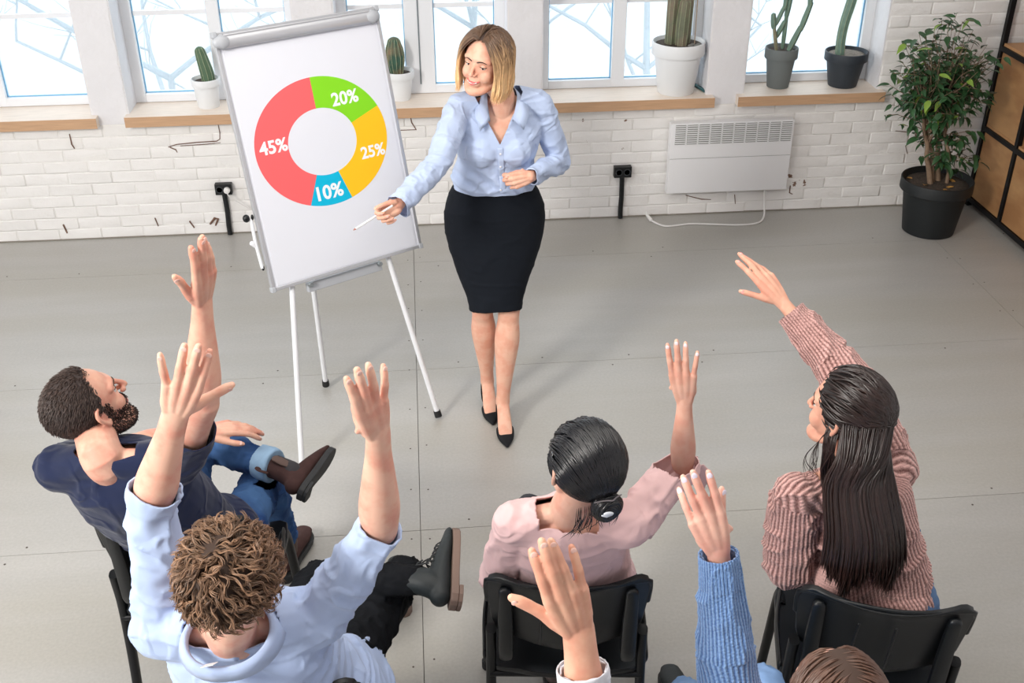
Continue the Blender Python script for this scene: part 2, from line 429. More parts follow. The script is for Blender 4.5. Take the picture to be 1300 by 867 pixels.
# ---- outside: snowy yard, far wall and bare trees
M_snow = mat('snow_ground', (186, 192, 197), .8, var=.03, vscale=.4, bump=.2, bscale=2, bdist=.05)
struct('floor', box(-25, 25, 7.4, 45, -3.6, -3.4), M_snow).name = 'ground'
M_bark = mat('haze_paled_bark', (150, 162, 170), .9, var=.05, vscale=6)  # haze and overexposure behind the glass are put into this pale bark colour
def bare_tree(x, y, h, sd, lean, label):
    r = random.Random(sd); G = []
    def grow(p, d, L, rad, lev):
        pts = [p]; q = Vector(p); dd = Vector(d)
        for k in range(4):
            dd = (dd+Vector((r.uniform(-.22, .22), r.uniform(-.22, .22), r.uniform(-.10, .12)))).normalized(); q = q+dd*L/4; pts.append(tuple(q))
            if lev < 3 and k > 0:
                for _ in range(1 if lev == 1 else 2):
                    az = r.uniform(0, 2*PI); side = Vector((math.cos(az), math.sin(az), r.uniform(.1, .7)))
                    grow(tuple(q), (dd*.5+side).normalized(), L*r.uniform(.45, .65), rad*.42, lev+1)
        G.append(tube(pts, np.linspace(rad, rad*.45, 5), 6 if lev < 2 else 4, spline=False))
    grow((x, y, -3.4), (lean[0], lean[1], 1), h, .075, 0)
    t = empty('bare_tree', (x, y, -3.4), 0, label, 'tree', 'leafless trees in the yard behind the windows')
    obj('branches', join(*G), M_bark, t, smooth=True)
bare_tree(-2.5, 12.4, 3.4, 4, (.10, 0), 'bare tree outside behind the second window from the left')
bare_tree(.9, 14.2, 3.4, 8, (-.05, 0), 'bare tree outside behind the presenter')
bare_tree(3.1, 12.6, 3.3, 12, (-.08, .05), 'bare tree outside behind the large white cactus pot')
bare_tree(-5.6, 13.4, 3.4, 21, (.05, 0), 'bare tree outside behind the leftmost window')
# =================================================================== FLIPCHART
M_alu = mat('brushed_aluminium', (196, 198, 203), .35, metal=.55, bump=.05)
M_board = mat('white_board_paper', (224, 227, 236), .45)
M_legw = mat('white_enamel_tube', (228, 230, 234), .35)
M_rubber = mat('black_rubber', (24, 25, 27), .7)
M_greyp = mat('grey_plastic', (176, 180, 186), .4)
BO = np.array([-.32, 4.063, .761]); byaw, btilt, BHH, BWW = .543, .256, .998, .695
BA = np.array([math.cos(byaw), math.sin(byaw), 0]); BN = np.array([-math.sin(byaw), math.cos(byaw), 0])
BU = np.array([0, 0, 1])*math.cos(btilt)+BN*math.sin(btilt)
BF = -np.cross(BU, BA); BF = BF if BF[1] < 0 else -BF     # towards the audience
def bpt(s, t, w=0.0): return BO+BA*s+BU*t+BF*w
def bbox_(s0, s1, t0, t1, w0, w1):
    v, f = box(s0, s1, w0, w1, t0, t1); return (np.array([bpt(a, c, b) for a, b, c in v]), f)
fc = empty('flipchart', (BO[0], BO[1], 0), 0, 'white flipchart easel showing a four-colour ring chart beside the presenter', 'flipchart')
hw = BWW/2
obj('board', bbox_(-hw+.012, hw-.012, .012, BHH-.012, -.012, 0.0), M_board, fc)
fr = obj('board_frame', join(bbox_(-hw, -hw+.014, .0, BHH, -.018, .004), bbox_(hw-.014, hw, 0, BHH, -.018, .004), bbox_(-hw+.014, hw-.014, 0, .014, -.018, .004), bbox_(-hw+.014, hw-.014, BHH-.014, BHH, -.018, .004)), M_alu, fc, bevel=.002)
for s in (-1, 1):
    for t in (0, BHH): obj('corner_cap', bbox_(s*hw-.014*(s > 0)-.004*(s < 0), s*hw+.014*(s < 0)+.004*(s > 0), t-(.004 if t == 0 else .018), t+(.018 if t == 0 else .004), -.021, .007), M_greyp, fr, bevel=.003)
def rail(s0, s1, t, w, r1, r2, seg=20): return tube([bpt(s0, t, w), bpt(s1, t, w)], [(r1, r2)]*2, seg, up=BU, caps=True, spline=False)
obj('paper_sheet', bbox_(-.322, .322, .018, .965, .0005, .002), M_board, fc)
cl = obj('clamp_rail', join(rail(-hw+.03, hw-.05, .963, .014, .026, .013), rail(-hw+.03, hw-.05, .985, .02, .006, .005)), M_alu, fc, smooth='auto')
for s in (-hw+.02, hw-.04): obj('clamp_knob', tube([bpt(s-.016, .963, .016), bpt(s, .963, .018), bpt(s+.018, .963, .016)], [(.02, .014), (.03, .018), (.022, .014)], 20, up=BU), M_greyp, cl, smooth=True)
# ring chart, printed: four sectors standing 0.4 mm proud
def sector(a0, a1, n=40):
    A = np.radians(np.linspace(a0, a1, n)); cs, ct = -.004, .527
    V = []
    for w in (.0021, .0026):
        for rx, ry in ((.288, .252), (.149, .131)):
            for a in A: V.append(bpt(cs+rx*math.cos(a), ct+ry*math.sin(a), w))
    Fc = []
    for i in range(n-1):
        o0, i0, o1, i1 = 0, n, 2*n, 3*n
        Fc += [(o1+i, o1+i+1, i1+i+1, i1+i), (o0+i, o1+i, o1+i+1, o0+i+1), (i0+i, i0+i+1, i1+i+1, i1+i)]
    Fc += [(0, n, 3*n, 2*n), (n-1, 2*n-1, 4*n-1, 3*n-1)]
    return (np.array(V), Fc)
def flat(name, rgb): return mat(name, rgb, .5, spec=.3)
for nm, a0, a1, m in (('red', 90, 248, flat('print_red', (243, 102, 105))), ('green', 21.5, 90, flat('print_green', (132, 214, 32))),
                   ('yellow', -74.6, 21.5, flat('print_yellow', (252, 194, 28))), ('blue', -112, -74.6, flat('print_blue', (0, 182, 220)))):
    sc = obj('chart_sector', sector(a0, a1), m, fc); sc['label'] = nm+' sector of the ring chart'
M_print = mat('print_white', (240, 242, 246), .5, spec=.3)
def lettering(txt, s, t, width):
    cu = bpy.data.curves.new('txt', 'FONT'); cu.body = txt; cu.align_x = 'CENTER'; cu.align_y = 'CENTER'; cu.offset = .028; cu.extrude = .004; cu.size = 1; cu.resolution_u = 4
    o = bpy.data.objects.new('txt', cu); COL.objects.link(o)
    me = bpy.data.meshes.new_from_object(o); bpy.data.objects.remove(o)
    v = np.array([tuple(a.co) for a in me.vertices]); k = width/(v[:, 0].max()-v[:, 0].min())
    v -= (v.max(0)+v.min(0))/2
    fcs = [tuple(p.vertices) for p in me.polygons]
    V = np.array([bpt(s+x*k, t+y*k*1.0, .0028+z*.05) for x, y, z in v])
    l = obj('lettering', (V, fcs), M_print, fc); l['label'] = 'white figure %s on the chart' % txt
lettering('20%', .128, .677, .118); lettering('45%', -.213, .551, .118); lettering('25%', .205, .446, .110); lettering('10%', -.018, .330, .116)
# under-frame, legs
obj('cross_bar', bbox_(-.19, .155, -.052, -.012, -.045, -.02), M_greyp, fc, bevel=.004)
foot_r = np.array([.017, 4.045, 0]); foot_l = foot_r-.68*np.array([math.cos(.543), math.sin(.543), 0]); foot_b = np.array([-.505, 4.36, 0])
for top, ft in ((bpt(.165, .25, -.035), foot_r), (bpt(-.205, .25, -.035), foot_l), (bpt(-.10, .55, -.05), foot_b)):
    d = (ft-top); d /= np.linalg.norm(d)
    L = obj('leg', tube([top, ft-d*.012], [.0115, .0115], 14, caps=True, spline=False), M_legw, fc, smooth='auto')
    obj('rubber_foot', tube([ft-d*.045, ft-d*.03, ft-d*.0155], [.0155, .0165, .0165], 14, caps=True, spline=False), M_rubber, L, smooth='auto')
for s, t in ((-.178, -.02), (.143, -.02)): obj('wing_nut', tube([bpt(s, t, -.018), bpt(s, t, -.004)], [.012, .009], 10, caps=True, spline=False), mat('nickel', (150, 156, 158), .3, metal=.8), fc, smooth='auto')
# side arm folded along the left edge, with knobs
arm = obj('paper_arm', tube([bpt(-hw-.012, .30, -.02), bpt(-hw-.016, .20, -.02), bpt(-hw-.012, .10, -.02)], [(.010, .007)]*3, 12, caps=True, spline=False), M_legw, fc, smooth='auto')
obj('arm_hook', tube([bpt(-hw-.03, .205, -.02), bpt(-hw-.018, .19, -.02)], [.010, .008], 10, spline=False), M_legw, arm, smooth=True)
obj('arm_knob', ellipsoid(bpt(-hw-.030, .305, -.02), (.014, .014, .016), 12, 8), M_black, arm, smooth=True)
obj('arm_clip', ellipsoid(bpt(-hw-.008, .305, -.012), (.006, .008, .012), 10, 6), M_black, arm, smooth=True)
obj('arm_end', ellipsoid(bpt(-hw-.010, .10, -.018), (.006, .008, .012), 10, 6), M_black, arm, smooth=True)
obj('side_knob', ellipsoid(bpt(hw+.010, .19, -.015), (.008, .008, .010), 10, 8), M_black, fc, smooth=True)

# =================================================================== RADIATOR
M_rad = mat('white_enamel', (232, 232, 234), .35)
M_slot = mat('dark_grille_slot', (132, 134, 128), .7)
ra = empty('radiator', (1.85, 6.10, .177), 0, 'white flat electric panel heater mounted low on the brick wall', 'heater')
obj('casing', rbox(1.478, 2.228, 6.098, 6.16, .177, .622, .008), M_rad, ra, smooth='auto')
gx = np.linspace(1.503, 2.222, 11)
obj('grille_recess', join(*[box(gx[i]+.003, gx[i+1]-.008, 6.0955, 6.098, .492, .612) for i in range(10)]), M_slot, ra)
for i in range(10):
    obj('grille_fins', join(*[box(gx[i]+.003, gx[i+1]-.008, 6.0925, 6.0975, z, z+.0062) for z in np.linspace(.4975, .602, 9)]), M_rad, ra)
obj('panel_seam', box(1.482, 2.224, 6.0972, 6.0982, .400, .4022), M_slot, ra)
obj('mounting_bracket', box(1.6, 2.1, 6.16, 6.179, .25, .55), M_slot, ra)
M_cable = mat('white_cable', (226, 224, 222), .5)
tag(obj('cable', tube([(2.10, 6.13, .19), (2.105, 6.12, .10), (2.09, 6.05, .02), (2.03, 5.99, .006), (1.9, 5.975, .006), (1.75, 6.0, .006), (1.62, 6.02, .006), (1.47, 6.0, .006), (1.40, 6.06, .012), (1.37, 6.10, .03), (1.365, 6.12, .05)], [.0058]*11, 8, n=60), M_cable, smooth=True), 'white cable running along the floor under the panel heater', 'cable')
obj('cable_plug', tube([(1.385, 6.075, .02), (1.365, 6.11, .04)], [.012, .009], 10, spline=False), M_cable, bpy.data.objects['cable'], smooth=True)

# =================================================================== OUTLETS
def outlet(x0, x1, xc, z0, z1, label, plug):
    o = empty('wall_socket', (xc, 6.17, 0), 0, label, 'socket')
    obj('socket_box', rbox(x0, x1, 6.135, 6.178, z0, z1, .004), M_black, o, smooth='auto')
    for k in (0, 1):
        cx = x0+(x1-x0)*(.27+.46*k); cz = (z0+z1)/2
        v, f = lathe([(.021, 0), (.021, .003), (.017, .003), (.0165, -.004), (.001, -.004)], (0, 0, 0), 20)
        v = v[:, [0, 2, 1]]*[1, -1, 1]+[cx, 6.135, cz]
        obj('socket_ring', (v, f), mat('socket_grey', (58, 62, 66), .4), o, smooth='auto')
    obj('conduit', tube([(xc, 6.163, z0+.002), (xc+.002, 6.163, .15), (xc-.001, 6.161, .06), (xc, 6.158, .004)], [.0155]*4, 10, n=14, caps=True), M_black, o, smooth='auto')
    return o
outlet(-1.235, -1.137, -1.188, .268, .334, 'black double wall socket with a white plug left of the flipchart', True)
outlet(1.155, 1.262, 1.209, .279, .347, 'black double wall socket with nothing plugged in, beside the panel heater', False)
pg = empty('plug', (-1.163, 6.12, .30), 0, 'round white plug with a thin cable in the left wall socket', 'plug')
v, f = lathe([(.002, -.012), (.016, -.01), (.019, 0), (.018, .016), (.012, .02)], (0, 0, 0), 18); v = v[:, [0, 2, 1]]*[1, -1, 1]+[-1.163, 6.127, .302]
obj('plug_body', (v, f), M_cable, pg, smooth='auto')
obj('plug_cable', tube([(-1.163, 6.115, .30), (-1.15, 6.10, .27), (-1.10, 6.12, .22), (-1.04, 6.13, .17), (-.99, 6.12, .12), (-.97, 6.08, .05), (-.95, 6.05, .004)], [.003]*7, 6, n=40), M_cable, pg, smooth=True)

# =================================================================== POTS AND CACTI
M_soil = mat('potting_soil', (72, 62, 54), .95, var=.35, vscale=60, bump=1, bscale=90, bdist=.006)
M_soil2 = mat('pale_gravel_soil', (136, 128, 118), .95, var=.3, vscale=90, bump=1, bscale=120, bdist=.005)
M_potw = mat('white_ceramic_pot', (232, 234, 236), .45)
M_potg = mat('grey_clay_pot', (108, 114, 114), .7, bump=.1)
M_potk = mat('dark_slate_pot', (45, 52, 60), .6, bump=.1)
M_potb = mat('black_plastic_pot', (14, 20, 23), .55, bump=.2, bscale=300, bdist=.0005)
def pot(name, c, rb_, h, rr_, m, label, cat, lip, soil=M_soil, dz=.018, lipout=.006):
    p = empty(name, c, 0, label, cat)
    r_at = lambda z: rb_+(rr_-lipout-rb_)*z/h
    prof = [(rb_*.96, 0), (rb_, .004), (r_at(h-lip), h-lip-.002), (rr_-lipout*.3, h-lip), (rr_, h-lip+.004), (rr_, h-.004), (rr_-.002, h), (rr_-.008, h), (rr_-.010, h-.006), (r_at(h-.02)-.012, h-.03), (rb_*.9, .02)]
    obj('pot_body', lathe(prof, c, 48), m, p, smooth='auto')
    rs = r_at(h-dz)-.010
    v, f = lathe([(rs, h-dz-.01), (rs, h-dz), (rs*.75, h-dz+.003), (rs*.4, h-dz+.002), (rs*.1, h-dz+.004)], c, 28)
    obj('soil', (v, f), soil, p, smooth=True)
    return p
def cactus(parent, pts, rad, ribs, m, spine=True, amp=.13, n=40, name='cactus_stem', spines=7):
    """ribbed column"""
    P = np.asarray(pts, float); Q = cr(np.hstack([P, np.asarray(rad, float)[:, None]]), n); seg = ribs*4
    T = np.gradient(Q[:, :3], axis=0); V = []; sp = []
    ang = np.linspace(0, 2*PI, seg, endpoint=False); prof = 1-amp*(1-np.abs(np.cos(ang*ribs/2)))**1.0
    prev = (1, 0, 0)
    rc = random.Random(int(P[0][0]*1000))
    for i in range(n):
        t, A, B = frame_of(T[i], prev); prev = A; r = Q[i, 3]
        tipf = 1.0
        V.append(Q[i, :3]+(np.cos(ang)*prof*r)[:, None]*A+(np.sin(ang)*prof*r)[:, None]*B)
        if spine and i % 2 == 0 and 0 < i < n-2:
            for k in range(ribs):
                a = 2*PI*k/ribs
                o = Q[i, :3]+(math.cos(a)*A+math.sin(a)*B)*r
                for _ in range(3):
                    dd = (math.cos(a)*A+math.sin(a)*B)+np.array([rc.uniform(-.7, .7) for _ in range(3)]); dd /= np.linalg.norm(dd)
                    w = np.cross(dd, t); w = w/(np.linalg.norm(w)+1e-9)*.0006; sp.append((np.array([o-w, o+w, o+dd*.007]), [(0, 1, 2)]))
    V = np.concatenate(V)
    Fc = [(i*seg+j, i*seg+(j+1) % seg, (i+1)*seg+(j+1) % seg, (i+1)*seg+j) for i in range(n-1) for j in range(seg)]+[tuple((n-1)*seg+j for j in range(seg))]
    o = obj(name, (V, Fc), m, parent, smooth=True)
    VV = V.reshape(n, seg, 3)
    rl = [tube(VV[1:-2, 4*k]+(VV[1:-2, 4*k]-Q[1:-2, :3])*.01, [.0013 if r_ > .02 else .0008 for r_ in Q[1:-2, 3]], 4, spline=False) for k in range(ribs)]
    tag(obj('rib_ridges', join(*rl), mat('cactus_ridge', (168, 176, 142), .7, var=.2, vscale=200), o, smooth=True), kind='stuff')
    if sp: tag(obj('spines', join(*sp), mat('cactus_spine', (206, 196, 170), .6), o), kind='stuff')
    return o
M_cac = mat('cactus_green', (84, 110, 84), .6, var=.12, vscale=25)
M_cacd = mat('cactus_dark_green', (58, 92, 76), .6, var=.15, vscale=25, var2=(128, 110, 84), v2scale=14)
M_cacb = mat('cactus_olive_brown', (104, 108, 88), .65, var=.12, vscale=25, var2=(128, 116, 98), v2scale=9)
M_cacp = mat('cactus_pale_green', (108, 136, 122), .6, var=.14, vscale=30)
def dome(pts, rad):    # append rounded tip
    p = np.array(pts[-1], float); d = p-np.array(pts[-2], float); d /= np.linalg.norm(d); r = rad[-1]
    return list(map(tuple, pts))+[tuple(p+d*r*.5), tuple(p+d*r*.85), tuple(p+d*r)], list(rad)+[r*.85, r*.5, r*.08]
def plant(name, c, h, label):
    return empty(name, (c[0], c[1], c[2]+h), 0, label, 'cactus')
# 1 ribbed cactus, small white pot left of the flipchart
c = (-1.222, 6.275, SILL); p = pot('flower_pot', c, .060, .168, .083, M_potw, 'small white pot on the sill left of the flipchart, holding a leaning ribbed cactus', 'pot', .042)
t = plant('column_cactus', c, .15, 'short ribbed cactus leaning left in the small white pot left of the flipchart')
pts, rd = dome([(c[0]+.018, c[1], .905), (c[0]+.016, c[1], .96), (c[0]+.004, c[1], 1.03), (c[0]-.006, c[1], 1.085)], [.034, .038, .034, .029]); cactus(t, pts, rd, 9, M_cac)
# 2 barrel cactus
c = (-.113, 6.30, SILL); pot('flower_pot', c, .060, .170, .088, M_potw, 'small white pot on the sill right of the flipchart, holding a barrel cactus', 'pot', .042)
t = plant('barrel_cactus', c, .15, 'dark green barrel cactus in the white pot just right of the flipchart')
pts, rd = dome([(c[0]-.014, c[1], .905), (c[0]-.016, c[1], .95), (c[0]-.018, c[1], 1.01), (c[0]-.020, c[1], 1.06), (c[0]-.02, c[1], 1.09)], [.036, .045, .054, .050, .040]); cactus(t, pts, rd, 13, M_cacd, amp=.16)
# 3 columnar cactus in the large white pot
c = (1.526, 6.262, SILL); pot('flower_pot', c, .106, .305, .155, M_potw, 'large white pot on the sill between the two right windows', 'pot', .075, dz=.02)
t = plant('column_cactus', c, .28, 'cluster of tall ribbed cactus columns in the large white pot')
for dx, dy, z1, r, lean in ((-.05, .01, 1.62, .033, .02), (.006, -.03, 1.285, .036, .01), (.045, .02, 1.7, .030, .012), (.02, .05, 1.5, .028, 0)):
    pts, rd = dome([(c[0]+dx, c[1]+dy, 1.04), (c[0]+dx+lean*.3, c[1]+dy, (1.04+z1)/2), (c[0]+dx+lean, c[1]+dy, z1)], [r*.9, r, r*.92]); cactus(t, pts, rd, 8, M_cacb)
obj('support_stick', tube([(c[0]+.092, c[1]-.01, 1.04), (c[0]+.09, c[1]-.01, 1.62)], [.003, .003], 6, caps=True, spline=False), mat('wooden_stick', (170, 150, 130), .7), t)
stn = [ellipsoid((c[0]+.055+.018*k, c[1]-.06+.02*(k % 2), 1.053), (.016, .013, .010), 8, 6) for k in range(4)]
obj('stones', join(*stn), mat('grey_pebble', (128, 128, 124), .8), t, smooth=True)
# 4 opuntia-like plant in the grey pot
c = (2.164, 6.30, SILL); pot('flower_pot', c, .065, .238, .098, M_potg, 'tall grey pot, left one of the two on the right sill', 'pot', .062)
t = plant('branching_cactus', c, .22, 'branching pale green cactus in the grey pot on the right sill')
M_stem = mat('corky_stem', (140, 134, 108), .8, var=.15, vscale=50)
def pads(L, m=M_cacp, r=.014):
    for a, b, w in L:
        a = np.array(a); b = np.array(b)
        pts = [tuple(a), tuple(a*.6+b*.4), tuple(b)]; q, rd = dome(pts, [r*w*.75, r*w, r*w*.8]); cactus(t, q, rd, 4, m, amp=.35, n=24, name='cactus_arm')
X, Y_, Z = c
pads([((X-.035, Y_-.01, .985), (X-.07, Y_-.02, 1.13), .75)], M_stem)
pads([((X-.07, Y_-.02, 1.12), (X-.085, Y_-.03, 1.20), 1.2), ((X-.062, Y_-.02, 1.14), (X-.015, Y_, 1.24), .9), ((X-.012, Y_, 1.22), (X+.0, Y_, 1.42), 1.1),
      ((X-.04, Y_+.01, 1.06), (X-.005, Y_, 1.15), 1.1), ((X+.01, Y_+.02, .985), (X+.008, Y_+.01, 1.2), .9), ((X+.008, Y_+.01, 1.18), (X+.02, Y_, 1.42), 1.3),
      ((X+.035, Y_-.02, .985), (X+.09, Y_-.02, 1.12), 1.35), ((X+.09, Y_-.02, 1.10), (X+.135, Y_-.02, 1.26), 1.25), ((X+.13, Y_-.02, 1.24), (X+.12, Y_-.02, 1.42), 1.15)])
# 5 single tall stem in the dark pot
c = (2.56, 6.285, SILL); pot('flower_pot', c, .085, .208, .127, M_potk, 'dark slate pot, right one of the two on the right sill', 'pot', .052, soil=M_soil2)
t = plant('tall_cactus', c, .19, 'single tall cactus stem in the dark slate pot on the right sill')
pts, rd = dome([(c[0]-.045, c[1]-.01, .955), (c[0]-.05, c[1]-.01, 1.05), (c[0]-.042, c[1]-.01, 1.15), (c[0]-.015, c[1], 1.27), (c[0]+.01, c[1], 1.45)], [.028, .027, .028, .029, .026]); cactus(t, pts, rd, 7, M_cacp, amp=.2)
# small green thing lying behind the big pot: a marker pen on the sill
tag(obj('marker_pen', tube([(1.665, 6.35, SILL+.011), (1.70, 6.21, SILL+.011)], [.010, .011], 10, caps=True, spline=False), mat('dark_green_plastic', (34, 84, 88), .4), smooth='auto'), 'dark green marker pen lying on the sill beside the large white pot', 'pen')

# =================================================================== FICUS
c = (3.035, 5.80, 0); p = pot('plant_pot', c, .150, .335, .207, M_potb, 'large black plastic floor pot of the weeping fig in the corner', 'pot', .07, dz=.03, lipout=.014)
fx = empty('weeping_fig', (c[0], c[1], .3), 0, 'leafy weeping fig tree in the black floor pot in the corner', 'plant')
M_fbark = mat('fig_bark', (134, 112, 92), .85, var=.2, vscale=40, bump=.4)
M_leaf = mat('fig_leaf', (50, 86, 50), .42, var=.32, vscale=9, spec=.5)
M_leafy = mat('young_fig_leaf', (126, 156, 62), .45, var=.1)
rf = random.Random(17)
B0 = np.array([c[0], c[1], .30])
ends = []
def wig(a, b, n, amp):
    a = np.array(a, float); b = np.array(b, float); P = [a+(b-a)*k/(n-1) for k in range(n)]
    for k in range(1, n-1): P[k] = P[k]+np.array([rf.uniform(-amp, amp) for _ in range(3)])
    return P
def crown_pt():
    while True:
        q = np.array([rf.uniform(-1, 1) for _ in range(3)])
        if q @ q < 1: break
    z = .93+.34*q[2]
    w = 1.0 if z > .8 else .78
    return np.array([2.955+(z-.93)*-.06+.33*q[0]*w, min(6.12, 5.83+.27*q[1]), z])
for k, (dx, dy) in enumerate(((-.045, -.01), (-.02, .02), (.055, -.01), (.02, .03))):
    a = B0+np.array([dx, dy, .0]); b = np.array([2.93+dx*1.2, 5.82+dy*2, .72+.05*k])
    P = wig(a, b, 6, .012); obj('trunk', tube(P, np.linspace(.017 if k != 2 else .012, .009, 6), 8, n=16), M_fbark, fx, smooth=True)
    ends += [P[3], P[4], P[5], P[5]]
twigs = []; leaf_spots = []
def twig(a, b, r0=.0035):
    P = wig(a, b, 5, .018); twigs.append(tube(P, np.linspace(r0, .0012, 5), 5, spline=False))
    for s in np.linspace(.3, 1, 6):
        i = min(3, int(s*4)); q = P[i]+(P[i+1]-P[i])*(s*4-i); d = P[i+1]-P[i]; leaf_spots.append((q, d/np.linalg.norm(d)))
for k in range(215):
    e = ends[rf.randrange(len(ends))]; t_ = crown_pt(); twig(e+np.array([0, 0, rf.uniform(0, .08)]), t_)
for k in range(24):      # low sprigs
    a = B0+np.array([rf.uniform(-.04, .05), 0, rf.uniform(.08, .3)]); ang = rf.uniform(0, 2*PI); L = rf.uniform(.08, .2)
    twig(a, a+np.array([math.cos(ang)*L, math.sin(ang)*L*.6, rf.uniform(-.02, .08)]), .0025)
for x, z in ((2.66, .80), (2.64, .98), (2.68, 1.14), (2.74, .68), (2.83, .62), (3.2, .62), (3.26, .85), (3.27, 1.05), (2.86, 1.27), (2.94, 1.30), (3.05, 1.26), (2.63, .74), (3.18, .55)):
    twig((2.95, 5.82, z-.06), (x, 5.78, z), .003)
obj('twigs', join(*twigs), M_fbark, fx, smooth=True)['kind'] = 'stuff'
def leaf_mesh(m, sd):
    q = random.Random(sd); L = .058; W = .0165; V = []; n = 5
    for i in range(n+1):
        s = i/n; w = W*math.sin(PI*min(.98, s*.92+.06))**.8*(1-.25*s); x = L*s; z = -.018*s*s
        V += [(x, -w, z+.004), (x, 0, z), (x, w, z+.004)]
    V[-3:] = [(L*1.12, 0, -.024)]*3
    Fc = []
    for i in range(n): a = 3*i; Fc += [(a, a+1, a+4, a+3), (a+1, a+2, a+5, a+4)]
    me = mk_mesh('leaf', (np.array(V), Fc)); me.materials.append(m); me.polygons.foreach_set('use_smooth', [True]*len(me.polygons)); return me
LM = [leaf_mesh(M_leaf, 1), leaf_mesh(M_leafy, 2)]
rest = [[], []]
leaf_spots.sort(key=lambda s: s[0][1])
base_m = mw(fx).inverted()
vv = [np.array([tuple(v.co) for v in m.vertices]) for m in LM]; ff = [[tuple(p.vertices) for p in m.polygons] for m in LM]
for k, (q, d) in enumerate(leaf_spots):
    az = rf.uniform(0, 2*PI); out = Vector((math.cos(az), math.sin(az), rf.uniform(-.9, .15))).normalized()
    dirv = (out+Vector(d)*.5).normalized(); 
    R_ = dirv.to_track_quat('X', 'Z').to_matrix().to_4x4() @ Matrix.Rotation(rf.uniform(-.6, .6), 4, 'X')
    sc_ = rf.uniform(.7, 1.25); M = Matrix.Translation(Vector(q)) @ R_ @ Matrix.Diagonal((sc_, sc_, sc_, 1))
    y = 1 if rf.random() < .05 else 0
    if k % 4 == 0 and k//4 < 290:
        o = bpy.data.objects.new('leaf', LM[y]); COL.objects.link(o); o.parent = fx; o.matrix_basis = base_m @ M
    else: rest[y].append(xf((vv[y], ff[y]), M))
tag(obj('foliage', join(*rest[0]), M_leaf, fx, smooth=True), kind='stuff')
tag(obj('young_foliage', join(*rest[1]), M_leafy, fx, smooth=True), kind='stuff')
dl = [xf((vv[1], ff[1]), Matrix.Translation((c[0]+dx, c[1]+dy, .312)) @ Matrix.Rotation(a, 4, 'Z')) for dx, dy, a in ((-.10, -.05, 1), (.06, -.09, 3), (-.13, .06, 2), (.09, .03, 5), (-.02, -.13, .3))]
obj('fallen_leaves', join(*dl), mat('dry_leaf', (172, 128, 64), .7), p)

# =================================================================== SHELF UNIT
X0, X1 = 3.44, 3.85
sh = empty('shelf_unit', (3.64, 5.0, 0), 0, 'black steel shelf unit with plywood doors against the right wall', 'shelf')
ysh = [6.165, 5.765, 5.365, 4.965, 4.565, 4.165]
def bar(name, x0, x1, y0, y1, z0, z1): return obj(name, box(x0, x1, y0, y1, z0, z1), M_steel, sh)
for i, y in enumerate(ysh):
    bar('post', X0, X0+.03, y-.03, y, .0 if i in (0, 5) else .062, 2.1 if i in (0, 5) else .985)
    if i in (0, 5): bar('rear_post', X1-.03, X1, y-.03, y, 0, 2.1)
for z in (.032, .495, .985, 1.55):
    bar('front_rail', X0+.0005, X0+.0295, ysh[-1]-.0295, ysh[0]-.0305, z, z+.03)
    bar('rear_rail', X1-.03, X1, ysh[-1]-.03, ysh[0]-.03, z, z+.03)
    for y in (ysh[0], ysh[-1]): bar('side_rail', X0+.03, X1-.03, y-.03, y, z, z+.03)
obj('top_board', box(X0+.012, X1-.0, ysh[-1]-.005, ysh[0]-.03, 1.0155, 1.032), M_plytop, sh)
obj('middle_board', box(X0+.012, X1-.031, ysh[-1]-.005, ysh[0]-.031, .5255, .540), M_plytop, sh)
obj('upper_board', box(X0+.012, X1-.031, ysh[-1]-.005, ysh[0]-.031, 1.5805, 1.596), M_plytop, sh)
obj('back_panel', box(X1-.029, X1-.02, ysh[-1], ysh[0]-.031, .06, .985), M_ply, sh)
obj('bottom_board', box(X0+.03, X1-.031, ysh[-1]-.005, ysh[0]-.031, .0625, .078), M_ply, sh)
for i in range(5):
    y1, y0 = ysh[i]-.034, ysh[i+1]+.004
    for lv, (z0, z1) in enumerate(((.066, .491), (.5415, .981))):
        if lv == 1 and i in (1, 3): continue
        obj('door', box(X0+.012, X0+.03, y0, y1, z0, z1), M_ply, sh)
    obj('partition', box(X0+.031, X1-.03, ysh[i+1]-.022, ysh[i+1]-.008, .079, .98), M_ply, sh)
tag(obj('binder', rbox(3.56, 3.80, 5.93, 5.985, 1.033, 1.30, .004), mat('maroon_cover', (112, 44, 38), .6)), 'dark red binder standing on the shelf unit at the right edge', 'binder')
